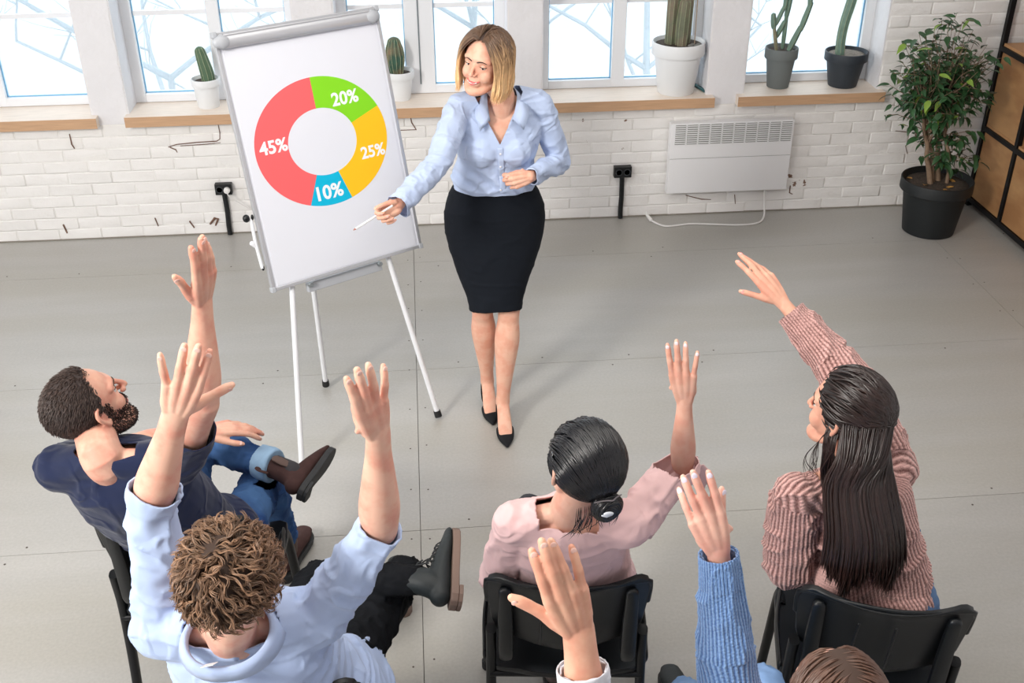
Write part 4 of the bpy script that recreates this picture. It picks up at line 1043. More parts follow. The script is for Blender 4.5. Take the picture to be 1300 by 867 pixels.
def torso_parts(J, fwd, sex, off=0.0, belly=0.0, bust=True):
    f = V3(fwd); hip = lerp(J['hipL'], J['hipR'], .5); nb = V3(J['neck']); shm = lerp(J['shL'], J['shR'], .5)
    w = V3(J['shR'])-V3(J['shL']); w = nrm(w)
    m = sex == 'm'
    up_ = nb-hip; c1 = hip+up_*.32; c2 = hip+up_*.60; c3 = hip+up_*.84
    c3 = lerp(c3, shm, .35)
    rr_ = [(.105, .165), (.100, .145), (.115, .162), (.098, .150), (.056, .085)] if m else [(.100, .165), (.085, .122), (.098, .138), (.080, .132), (.046, .070)]
    rr_[1] = (rr_[1][0]+belly, rr_[1][1]+belly)
    G = [tube([hip, c1, c2, c3, nb-up_*.03], [(a+off, b+off) for a, b in rr_], 28, n=26, up=f, power=2.3, caps=True)]
    rs = .054 if m else .046
    a, b = V3(J['shL']), V3(J['shR'])
    G.append(tube([a, lerp(a, c3, .5), c3+up_*.02, lerp(b, c3, .5), b], [rs+off, rs*1.12+off, rs*1.25+off, rs*1.12+off, rs+off], 18, n=16, up=f))
    nn = nb+up_*.01
    for q in (a, b): G.append(tube([nn, lerp(nn, q, .5)+up_*.002, q], [(.036+off)*(1 if m else .85), (.040+off)*(1 if m else .85), rs*.80+off], 16, n=10, up=f))
    if not m and bust and off > 0:
        for s in (-1, 1): G.append(ellipsoid(c2+w*s*.062+f*.075-up_*.02, (.058+off, .052+off, .055+off), 20, 12, rot=np.stack([w, f, nrm(np.cross(w, f))], 1)))
    return G
def neck_geo(J, M, sex, base_k=.02):
    top = M[:3, :3] @ V3(0, -.022, -.035)+M[:3, 3]; nb = V3(J['neck']); r = .053 if sex == 'm' else .047
    thr = M[:3, :3] @ V3(0, .012, -.075)+M[:3, 3]
    hip = lerp(J['hipL'], J['hipR'], .5); up_ = nrm(nb-hip)
    base = nb-up_*.05
    return [tube([base-up_*.04, base, nb+up_*.02, lerp(nb+up_*.02, top, .6), top], [r*1.05, r*1.08, r*1.03, r*.98, r], 22, n=14, up=M[:3, 1])]
# =================================================================== PEOPLE: the figures
CRt, CDn, CFw = V3(*_r), V3(*_d), V3(*_f)
CAM = V3(0, 0, CAM_H)
def tocam(p): return nrm(CAM-V3(p))
def RH(Y, Z): return -np.cross(V3(Y), V3(Z))      # thumb side of a right hand
def LH(Y, Z): return np.cross(V3(Y), V3(Z))
def body_obj(parent, chunks, m): 
    o = obj('body', join(*chunks), m, parent, smooth=True); return o
def raised(side, el, wr, ha, back, s, fingers, thumb, slim=1.0, thick=1.0, start=0.0, voxel=.0026, extra=None, bend=None):
    """bare forearm + hand remeshed as one surface"""
    Y = nrm(V3(ha)-V3(wr)) if bend is None else nrm(bend)
    bk = V3(back); bk = nrm(bk-Y*(bk @ Y)); hint = RH(Y, bk) if side == 'R' else LH(Y, bk)
    G, nails, P = hand_geo(wr, Y, bk, hint, s, fingers, thumb, slim)
    a = lerp(el, wr, start)
    fa = forearm_geo(el, wr, bk, s, thick)
    parts = G+[fa]+(extra or [])
    return remesh(join(*parts), voxel, 2, .5), nails, P
def sleeve(pts, rad, n=22, up=(0.1, .9, .2), caps='round'): return tube(pts, rad, 20, n=n, up=up, caps=caps)
def cuff_cut(p, d, R=.11): return ([(tuple(p), tuple(d))], tuple(p), R)

# ---------------------------------------------------------------- the presenter
def presenter():
    J = dict(neck=(.318, 4.108, 1.438), shR=(.155, 4.137, 1.405), shL=(.472, 4.148, 1.400), elR=(.057, 3.917, 1.262), wrR=(-.091, 3.736, 1.179), haR=(-.1735, 3.69, 1.147),
             elL=(.560, 4.19, 1.145), wrL=(.425, 3.985, 1.168), haL=(.350, 3.955, 1.160), hipR=(.195, 4.20, .93), hipL=(.378, 4.18, .93), knR=(.222, 4.10, .53), knL=(.334, 4.055, .53),
             anR=(.2425, 4.170, .112), anL=(.2985, 3.995, .112))
    J = {k: V3(v) for k, v in J.items()}
    t = empty('person', (.28, 4.1, 0), 0, 'presenter standing in a light blue blouse and black pencil skirt, pointing at the flipchart', 'person')
    ms = skin_mat('skin_presenter', (232, 184, 160), (226, 166, 142))
    M = head_mat((.250, 4.060, 1.600), (-.54, -.83, .02), (.17, -.04, .98), 1.0)
    f = nrm((-.03, -1, .0))
    head = xf(head_geo('f'), M)
    torso = torso_parts(J, f, 'f', -.014)
    ch = remesh(join(head, *neck_geo(J, M, 'f'), *torso), .0032, 2, .45)
    ch = (face_relief(ch[0], np.linalg.inv(M)), ch[1]); facev = ch[0]
    # right hand holds a pen: palm towards the audience, thumb on top
    Yr = nrm((-.80, -.50, -.30)); Zr = nrm((-.42, .80, -.20))
    hr, n1, P1 = raised('R', J['elR'], J['wrR'], J['haR'], Zr, .90, [(2, 42, 52, 26), (0, 52, 58, 30), (-3, 58, 58, 32), (-6, 62, 58, 34)], (30, 4, 14, 10), .93, .80, bend=Yr)
    Yl = nrm((-.90, -.28, -.10)); Zl = nrm((.15, -.80, .25))
    hl, n2, P2 = raised('L', J['elL'], J['wrL'], J['haL'], Zl, .90, [(3, 48, 62, 34), (0, 56, 66, 36), (-2, 62, 66, 38), (-5, 64, 62, 40)], (26, 8, 24, 22), .93, .78, bend=Yl)
    legs = []
    for s, h, k, a in (('R', J['hipR'], J['knR'], J['anR']), ('L', J['hipL'], J['knL'], J['anL'])):
        toe = V3((.015, -1, 0)) if s == 'L' else V3((.05, -1, 0)); toe = nrm(toe)
        legs += [tube([h, lerp(h, k, .5), k, lerp(k, a, .10), lerp(k, a, .30), lerp(k, a, .6), lerp(k, a, .88), a], [.07, .056, .047, .046, .0545, .042, .030, .032], 20, n=30),
                 ellipsoid(lerp(k, a, .30)+V3(0, .014, 0), (.044, .044, .095), 16, 12),
                 tube([a+V3(0, .022, -.015), a+V3(0, .020, -.038)], [.026, .023], 14, n=5),
                 tube([a+V3(0, .0, -.008), a+toe*.045+V3(0, 0, -.034), a+toe*.095+V3(0, 0, -.072), a+toe*.13+V3(0, 0, -.092)], [(.028, .028), (.022, .029), (.015, .032), (.011, .030)], 16, n=10, up=(0, 0, 1))]
    lg = remesh(join(*legs), .004, 3, .5)
    b = body_obj(t, [ch, hr, hl, lg], ms)
    obj('fingernails', nail_geo(n1+n2, .95), mat('nail_natural', (228, 178, 166), .3), b, smooth=True)['kind'] = 'stuff'
    face_parts(b, M, facev, 'f', mat('brow_dark', (62, 46, 40), .8), look=-.25, smile=1.0, lidded=.62, lips_rgb=(214, 112, 110))
    # pen
    tip = P1(.020, .085, -.028)
    u = nrm(V3(-.318, 3.60, 1.105)-tip)
    # blouse
    cb = []
    c0 = V3(.290, 4.185, .985); nb = J['neck']; 
    rows = [((.288, 4.175, 1.040), (.100, .150)), ((.288, 4.172, 1.068), (.118, .170)), ((.289, 4.170, 1.10), (.124, .178)), ((.292, 4.163, 1.15), (.114, .162)), ((.296, 4.152, 1.21), (.110, .158)), ((.302, 4.142, 1.28), (.112, .168)),
            ((.312, 4.140, 1.36), (.092, .168)), ((.318, 4.128, 1.41), (.070, .12)), ((.318, 4.112, 1.455), (.056, .064))]
    cb.append(tube([r[0] for r in rows], [r[1] for r in rows], 30, n=34, up=(0, -1, 0), power=2.2, caps=True))
    for q in (J['shR'], J['shL']): cb.append(tube([nb+V3(0, .0, .015), lerp(nb, q, .5)+V3(0, .008, .012), q], [.048, .052, .056], 18, n=12, up=(0, 1, 0)))
    for s in (-1, 1): cb.append(ellipsoid((.300+s*.066, 4.068, 1.245), (.066, .056, .062), 22, 14))
    eR, eL = J['elR'], J['elL']
    wR = J['wrR']+nrm(J['wrR']-eR)*.01; wL = J['wrL']+nrm(J['wrL']-eL)*.012
    cb.append(sleeve([J['shR'], lerp(J['shR'], eR, .35), lerp(J['shR'], eR, .8), eR, lerp(eR, wR, .3), lerp(eR, wR, .7), lerp(eR, wR, .92), wR], [.056, .057, .052, .049, .049, .046, .042, .046], 34))
    cb.append(sleeve([J['shL'], lerp(J['shL'], eL, .35), lerp(J['shL'], eL, .8), eL, lerp(eL, wL, .3), lerp(eL, wL, .7), wL], [.056, .055, .049, .047, .045, .041, .035], 34))
    # drooping open cuff under the right wrist
    cb.append(tube([lerp(eR, wR, .80)+V3(.0, 0, -.012), lerp(eR, wR, .95)+V3(.004, -.004, -.030), wR+V3(-.002, -.004, -.050)], [(.040, .030), (.034, .026), (.020, .012)], 14, n=8))
    g = remesh(join(*cb), .0048, 3, .5)
    bones = [(c0, nb), (J['shR'], eR), (eR, wR), (J['shL'], eL), (eL, wL)]
    g = wrinkle(g, bones, .0048, 20, .9, seed=2, iso=9, isoamp=.5)
    # diagonal drag folds towards the waist
    v, F_ = g; N_ = normals(g); d1 = np.exp(-((v[:, 2]-1.12)/.07)**2)*(v[:, 1] < 4.15); s_ = (v[:, 0]-.30)*.75+(v[:, 2]-1.02)*.9
    v = v+N_*(.0065*d1*np.sin(s_*95+2*vnoise(v*6)))[:, None]; g = (v, F_)
    A = V3(.303, 4.035, 1.282)
    al = math.radians(27)
    g = cut(g, [([(tuple(A), (-math.cos(al), 0, math.sin(al))), (tuple(A), (math.cos(al), 0, math.sin(al))), ((0, 4.11, 0), (0, -1, 0))], (.31, 4.05, 1.38), .14),
                ([((.318, 4.11, 1.458), nrm((0, .1, 1)))], (.318, 4.11, 1.46), .078),
                cuff_cut(wR, nrm(wR-eR), .085), cuff_cut(wL, nrm(wL-eL), .075), ([((.29, 4.18, 1.058), (0, 0, -1))], (.29, 4.18, 1.04), .24)])
    mb = fabric('light_blue_poplin', (182, 198, 228), 900, var=.03)
    bl = garment('blouse', g, mb, t, .002)
    gv = g[0]
    def front(x, z):
        m = (np.abs(gv[:, 0]-x) < .008) & (np.abs(gv[:, 2]-z) < .008); return gv[m, 1].min() if m.any() else 4.05
    pl = [(.303+.001*k, front(.303, z)-.0008, z) for k, z in enumerate(np.linspace(1.270, 1.075, 12))]
    obj('placket', tube(pl, [(.0012, .012)]*12, 10, n=30, up=(0, 1, 0), caps=True), mb, bl, smooth=True)
    for z in (1.245, 1.19, 1.14, 1.09): obj('button', ellipsoid((.304, front(.304, z)-.0035, z), (.0045, .0018, .0045), 10, 6), mat('pearl_button', (230, 232, 238), .25), bl, smooth=True)
    # collar leaves
    for s in (-1, 1):
        base = [V3(.318, 4.165, 1.470), V3(.318+s*.038, 4.150, 1.474), V3(.318+s*.056, 4.112, 1.462), V3(.314+s*.057, 4.070, 1.430), V3(.308+s*.045, 4.035, 1.375)]
        out = [V3(.318, 4.196, 1.452), V3(.318+s*.062, 4.176, 1.447), V3(.318+s*.093, 4.118, 1.431), V3(.314+s*.104, 4.052, 1.398), V3(.310+s*.085, 4.018, 1.345)]
        ridge = cr(np.array(base)+V3(0, 0, .010), 16); a_ = cr(base, 16); o_ = cr(out, 16)
        V = np.concatenate([a_, ridge, o_]); n = 16
        Fq = [(r*n+i, r*n+i+1, (r+1)*n+i+1, (r+1)*n+i) for r in (0, 1) for i in range(n-1)]
        c = garment('collar', (V, Fq), mb, bl, .003)
    # skirt
    rows = [((.289, 4.172, 1.105), (.098, .142)), ((.288, 4.178, 1.06), (.110, .166)), ((.288, 4.188, .99), (.130, .200)), ((.288, 4.190, .92), (.138, .214)), ((.285, 4.175, .83), (.133, .206)), ((.281, 4.140, .73), (.120, .175)), ((.279, 4.105, .64), (.106, .140)), ((.279, 4.080, .565), (.100, .116)), ((.279, 4.070, .535), (.1, .1145))]
    g = tube([r[0] for r in rows], [r[1] for r in rows], 40, n=50, up=(0, -1, 0), power=2.25, caps=True)
    g = remesh(g, .006, 2); g = wrinkle(g, [((.288, 4.19, 1.1), (.28, 4.08, .53))], .0022, 20, 1, 5)
    g = cut(g, [([((.279, 4.08, .543), nrm((0, -.12, -1)))], (.28, 4.08, .53), .2)])
    garment('skirt', g, mat('black_knit_skirt', (16, 21, 29), .85, bump=.35, bscale=700, bdist=.0008, spec=.2), t, .003)
    # court shoes: pointed toe, thin heel
    mk = mat('black_suede', (17, 19, 23), .7, spec=.3)
    for a, toe in ((J['anR'], nrm((.05, -1, 0))), (J['anL'], nrm((.015, -1, 0)))):
        base = a.copy(); base[2] = 0
        c0 = a+V3(0, .022, -.062); pts = [c0+V3(0, .014, .016), c0+V3(0, -.005, -.004), a+toe*.055+V3(0, 0, -.072), a+toe*.105+V3(0, 0, -.092), a+toe*.150+V3(0, 0, -.1005), a+toe*.195+V3(0, 0, -.1035)]
        up_ = remesh(join(tube(pts, [(.030, .029), (.030, .031), (.022, .034), (.0185, .0395), (.0135, .031), (.006, .008)], 22, n=26, up=(0, 0, 1))), .0025, 2)
        op = a+toe*.035+V3(0, 0, -.062)
        up_ = cut(up_, [([(tuple(a+toe*.0+V3(0, 0, -.060)), tuple(nrm(V3(0, 0, 1)*1.0+toe*.52))), (tuple(a+toe*.088), tuple(-toe))], tuple(op), .13)])
        sh_ = garment('court_shoe', up_, mk, t, .0022)
        hx = a+V3(0, .034, 0)
        obj('heel', tube([hx+V3(0, .0, -.082), hx+V3(0, .004, -.100), (hx[0], hx[1]+.004, .0005)], [(.015, .017), (.009, .010), (.0055, .0055)], 10, n=8, caps=True), mk, sh_, smooth='auto')
    # bob with dark roots and blond lengths, parted in the middle
    rg = random.Random(5); paths = []; rads = []; shade = []
    def bob(az, r_k, L, lift, part):
        """az: 0 front .. pi back (signed side)"""
        s = 1 if az > 0 else -1; aa = abs(az)
        d0 = nrm((s*.10, part, 1)); pts = [scalp(d0, .006+lift*.3)]
        dE = nrm((s*math.sin(aa), math.cos(aa), -.12))
        for q in (.22, .45, .7, 1.0):
            d = nrm(nrm(d0)*(1-q)+dE*q*1.0+V3(0, 0, .25*(1-q))); pts.append(scalp(d, .010+lift+.006*q))
        e = pts[-1]; out = nrm((e[0], e[1]+.01, 0))
        if aa < .9: e = e+V3(s*.004, -.006, 0)
        pts += [e+out*.002+V3(0, -.004, -.045), e+out*(.004 if aa > 1 else -.002)+V3(s*rg.uniform(-.004, .004), -.010, -.045-L*.5), e-out*.006+V3(rg.uniform(-.006, .006), -.012+rg.uniform(-.006, .006), -.045-L)]
        return pts
    for k in range(900):
        s = rg.choice((-1, 1)); aa = rg.uniform(.74, PI) if rg.random() < .8 else rg.uniform(.74, 1.25)
        part = rg.uniform(-.75, .95) if aa > 1.1 else rg.uniform(.35, 1.15)
        L = rg.uniform(.085, .110)*(1 if aa > .9 else .9)
        paths.append(bob(s*aa, 0, L, rg.uniform(0, .012), part)); rads.append(rg.uniform(.0016, .0034)); shade.append(rg.uniform(.75, 1.2))
    def cols(k, t_):
        dark = V3(.14, .10, .085); mid = V3(.72, .56, .40); tip = V3(1.15, .95, .68)
        q = np.clip((t_-.22-.08*math.sin(k))/.38, 0, 1)[:, None]; q2 = np.clip((t_-.55)/.4, 0, 1)[:, None]
        return (dark*(1-q)+mid*q)*(1-q2)*shade[k]+tip*q2*shade[k]
    gc = strands(paths, rads, 5, 14, cols=cols); gc = (xf(gc[0], M), gc[1])
    hair_obj('hair', gc, hair_mat('hair_blond', (246, 224, 194), .42, .12, True), t)
    cap = scalp_cap(M, lambda p: p[1] < .056-.9*max(0, .060-p[2]) and p[2] > -.055, .006)
    obj('hair_under_layer', cap, mat('hair_dark_root', (66, 52, 46), .5), t, smooth=True)['kind'] = 'stuff'
    # the pen stays a thing of its own
    a0 = tip-u*.035; a1 = tip+u*.125
    pn = empty('pen', tuple(a0), 0, 'thin white pen held by the presenter against the chart', 'pen')
    obj('pen_barrel', tube([a0, a1], [.0042, .0042], 12, caps=True, spline=False), mat('pen_white', (240, 240, 242), .3), pn, smooth='auto')
    obj('pen_tip', tube([a1, a1+u*.010], [.004, .0012], 12, caps=True, spline=False), mat('pen_tip_brown', (170, 110, 96), .4), pn, smooth='auto')
    return t
def fabric(name, rgb, weave=900, var=.04, rough=.85, bump=.25, crease=.42):
    new = name not in _mats
    m = mat(name, rgb, rough, var=var, vscale=18, bump=bump, bscale=weave, bdist=.0006, spec=.2, sheen=.15)
    if new and crease:      # fine creases of soft cloth
        N = m.node_tree.nodes; L = m.node_tree.links; b = N['Principled BSDF']; tc = N.new('ShaderNodeTexCoord')
        n = N.new('ShaderNodeTexNoise'); n.inputs['Scale'].default_value = 7.5; n.inputs['Detail'].default_value = 1.5; n.inputs['Distortion'].default_value = .5; L.new(tc.outputs['Object'], n.inputs['Vector'])
        s = N.new('ShaderNodeMath'); s.operation = 'SUBTRACT'; L.new(n.outputs[0], s.inputs[0]); s.inputs[1].default_value = .5
        a = N.new('ShaderNodeMath'); a.operation = 'ABSOLUTE'; L.new(s.outputs[0], a.inputs[0])
        r = N.new('ShaderNodeMapRange'); r.inputs[1].default_value = 0; r.inputs[2].default_value = .07; r.inputs[3].default_value = 1; r.inputs[4].default_value = 0; r.interpolation_type = 'SMOOTHSTEP'; L.new(a.outputs[0], r.inputs[0])
        bp = N.new('ShaderNodeBump'); bp.inputs['Strength'].default_value = crease; bp.inputs['Distance'].default_value = .006; L.new(r.outputs[0], bp.inputs['Height'])
        old = b.inputs['Normal'].links[0].from_node; L.new(bp.outputs[0], old.inputs['Normal'])
    return m

# ---------------------------------------------------------------- seated helper
def seated_trousers(J, m, parent, name='trousers', s=1.0, extra=None, cuffs=None, seed=1, amp=.006):
    G = []
    for q in 'LR': G += leg_tube(J['hip'+q], J['kn'+q], J['an'+q], s)
    hm = lerp(J['hipL'], J['hipR'], .5)
    G.append(ellipsoid(hm+V3(0, -.01, .01), (.185*s, .135*s, .105), 24, 16))
    G.append(ellipsoid(hm+V3(0, -.03, .07), (.165*s, .12*s, .08), 24, 14))
    g = remesh(join(*G, *(extra or [])), .006, 3)
    g = wrinkle(g, [(J['hip'+q], J['kn'+q]) for q in 'LR']+[(J['kn'+q], J['an'+q]) for q in 'LR'], amp, 24, 1.4, seed, 12, .8)
    cuts = [cuff_cut(lerp(J['kn'+q], J['an'+q], 1-(cuffs or .05)), nrm(V3(J['an'+q])-V3(J['kn'+q])), .085) for q in 'LR']
    g = cut(g, cuts)
    return garment(name, g, m, parent, .003)

# ---------------------------------------------------------------- bearded man, navy T-shirt
def bearded_man():
    J = dict(neck=(-.852, 2.350, 1.080), shL=(-1.005, 2.425, 1.010), shR=(-.675, 2.345, 1.065), elR=(-.557, 2.238, 1.313), wrR=(-.521, 2.254, 1.575), haR=(-.498, 2.227, 1.668), elL=(-.880, 2.680, .890), wrL=(-.722, 2.850, .815),
             hipL=(-.82, 2.62, .575), hipR=(-.636, 2.575, .580), knR=(-.575, 2.985, .535), anR=(-.565, 3.12, .12), knL=(-.790, 3.035, .665), anL=(-.520, 2.870, .650))
    J = {k: V3(v) for k, v in J.items()}
    t = empty('person', (-.72, 2.6, 0), 0, 'bearded man in a navy T-shirt and jeans with one arm raised, seated on the left', 'person')
    ms = skin_mat('skin_bearded_man', (220, 172, 150), (212, 150, 130))
    M = head_mat((-.900, 2.452, 1.185), (.62, .66, .38), (-.36, -.26, .86), 1.0)
    f = nrm((.22, .93, .22))
    ch = remesh(join(xf(head_geo('m'), M), *neck_geo(J, M, 'm'), *torso_parts(J, f, 'm', -.006)), .0034, 2, .45)
    ch = (face_relief(ch[0], np.linalg.inv(M)), ch[1])
    bk = nrm(V3(.75, -.52, .28))
    hr, n1, P1 = raised('R', J['elR'], J['wrR'], J['haR'], bk, 1.02, [(1, 6, 8, 6), (0, 3, 6, 5), (-1, 8, 10, 8), (-3, 12, 14, 10)], (36, 6, 8, -10), 1.0, 1.0, extra=[upperarm_geo(J['shR'], J['elR'])])
    hl, n2, P2 = raised('L', J['elL'], J['wrL'], J['wrL']+V3(.09, .03, -.01), (0, -.1, 1), 1.0, [(3, 14, 16, 10), (0, 14, 16, 10), (-3, 16, 18, 10), (-6, 18, 18, 10)], (40, 8, 10, 8), extra=[upperarm_geo(J['shL'], J['elL'])], voxel=.0034)
    b = body_obj(t, [ch, hr, hl], ms)
    obj('fingernails', nail_geo(n1+n2), mat('nail_pink', (232, 190, 178), .35), b, smooth=True)['kind'] = 'stuff'
    face_parts(b, M, ch[0], 'm', mat('brow_brown', (70, 52, 42), .8), look=.1, lidded=.35, lips_rgb=(182, 112, 104), lash=False)
    # T-shirt
    off = .011
    G = torso_parts(J, f, 'm', off, .012)
    hm = lerp(J['hipL'], J['hipR'], .5); G.append(ellipsoid(hm+V3(0, -.02, .07), (.19, .14, .10), 24, 16))
    for q in 'LR': G.append(tube([J['sh'+q], lerp(J['sh'+q], J['el'+q], .3), lerp(J['sh'+q], J['el'+q], .62)], [.066, .066, .063], 20, n=12))
    g = remesh(join(*G), .0055, 4)
    bones = [(hm, J['neck']), (J['shL'], J['elL']), (J['shR'], J['elR'])]
    g = wrinkle(g, bones, .0050, 15, 1.0, 7, 8, .7)
    upv = nrm(J['neck']-hm)
    pn = J['neck']+upv*.030
    g = cut(g, [([(tuple(pn), tuple(nrm(upv+f*.35)))], tuple(pn), .096)]+[cuff_cut(lerp(J['sh'+q], J['el'+q], .60), nrm(J['el'+q]-J['sh'+q]), .09) for q in 'LR'])
    garment('t_shirt', g, fabric('navy_jersey', (26, 35, 64), 800, .06), t, .003)
    mj = mat('blue_denim', (36, 64, 112), .85, var=.2, vscale=7, bump=.4, bscale=900, bdist=.0008, var2=(70, 104, 150), v2scale=5, spec=.15)
    seated_trousers(J, mj, t, 'jeans', 1.0, seed=3, amp=.007, cuffs=.10)
    d = nrm(J['anL']-J['knL']); c0 = lerp(J['knL'], J['anL'], .80)
    mc = mat('denim_inside', (142, 172, 200), .85, bump=.3, bscale=900, bdist=.0006, spec=.15)
    g = remesh(tube([c0, c0+d*.028, c0+d*.058], [.0565, .0575, .056], 24, n=12, caps=True), .004, 2)
    obj('turned_up_cuff', wrinkle(g, [(c0, c0+d*.06)], .002, 30, 1, 2), mc, t, smooth=True)
    msock = mat('dark_sock', (56, 54, 58), .9, bump=.5, bscale=500, bdist=.001)
    obj('sock', tube([lerp(J['knL'], J['anL'], .9), J['anL']+d*.06], [.038, .037], 18, n=8), msock, t, smooth=True)
    mu = mat('brown_suede', (70, 50, 48), .85, var=.15, vscale=30, bump=.3, bscale=200, bdist=.001, spec=.2); me_ = mat('brown_elastic', (92, 74, 68), .8, bump=.5, bscale=300, bdist=.001); mso = mat('dark_rubber_sole', (44, 46, 48), .7)
    a1 = J['anL']+d*.045
    bo = boot(t, a1, nrm((.36, .92, -.02)), nrm((-.92, .2, .32)), -d, mu, mso, None, .92, me_, 'brown suede ankle boot on the crossed leg')
    boot(t, (J['anR'][0], J['anR'][1], .112), (.25, 1, 0), (0, 0, 1), J['knR']-J['anR'], mu, mso, None, 1.0, me_)
    # short dark hair
    rg = random.Random(8); P = []; R_ = []; SH = []
    def ok(p): return p[1] < .040+.25*(p[2]-.10)+(.012 if abs(p[0]) < .03 else -.004) and p[2] > -.050+max(0, p[1]+.03)*.9 and not (p[1] > -.02 and p[2] < .035 and p[1] > .012)
    while len(P) < 3600:
        dd = nrm([rg.gauss(0, 1) for _ in range(3)]); p = scalp(dd, .0)
        if not ok(p): continue
        n_ = nrm((p-HC)/HR**2); fl = nrm(V3(rg.uniform(-.3, .3), -.7, -.5)); tg = nrm(fl-n_*(fl @ n_)); L = rg.uniform(.010, .018) if p[2] > .02 else rg.uniform(.006, .011)
        P.append([p-n_*.001, p+n_*L*.35+tg*L*.35, p+n_*L*.55+tg*L]); R_.append(rg.uniform(.0008, .0015)); SH.append(rg.uniform(.7, 1.5))
    gc = strands(P, R_, 3, 4, cols=lambda k, tt: np.tile(V3(1, .92, .86)*SH[k], (len(tt), 1))); hair_obj('hair', (xf(gc[0], M), gc[1]), hair_mat('hair_dark_brown', (62, 50, 46), .5, .1, True), t)
    obj('hair_under_layer', scalp_cap(M, ok, .0035), mat('hair_dark_under', (48, 38, 36), .8), t, smooth=True)['kind'] = 'stuff'
    Mi = np.linalg.inv(M); L_ = ch[0] @ Mi[:3, :3].T+Mi[:3, 3]; NN = normals(ch) @ (M[:3, :3]/1.03)
    be = (L_[:, 1] > -.012) & (L_[:, 2] < -.034-.35*np.clip(L_[:, 1]-.0, 0, .1)+.02*(np.abs(L_[:, 0]) > .05)) & (L_[:, 2] > -.128) & (np.abs(L_[:, 0]) < .075)
    mo = (L_[:, 1] > .07) & (L_[:, 2] < -.040) & (L_[:, 2] > -.057); chk = (L_[:, 1] > .055) & (np.abs(L_[:, 2]+.064) < .006) & (np.abs(L_[:, 0]) < .022)
    side = (np.abs(L_[:, 0]) > .058) & (L_[:, 1] > .002) & (L_[:, 1] < .028) & (L_[:, 2] < .02) & (L_[:, 2] > -.07)
    idx = np.where((be | mo | side) & ~chk)[0]; rn = np.random.RandomState(2); idx = rn.choice(idx, 5200)
    P = []; SH = []
    for i in idx:
        p = L_[i]+rn.uniform(-.0016, .0016, 3); n_ = NN[i]; tg = V3(0, -.1, -1); tg = nrm(tg-n_*(tg @ n_)+rn.uniform(-.35, .35, 3)); L2 = rn.uniform(.004, .008); P.append([p-n_*.001, p+n_*L2*.35+tg*L2*.3, p+n_*L2*.4+tg*L2]); SH.append(rn.uniform(.7, 1.3))
    gc = strands(P, .0009, 3, 4, cols=lambda k, tt: np.tile(V3(1, .85, .78)*SH[k], (len(tt), 1))); hair_obj('beard', (xf(gc[0], M), gc[1]), hair_mat('hair_dark_brown', (62, 50, 46)), t)
    return t

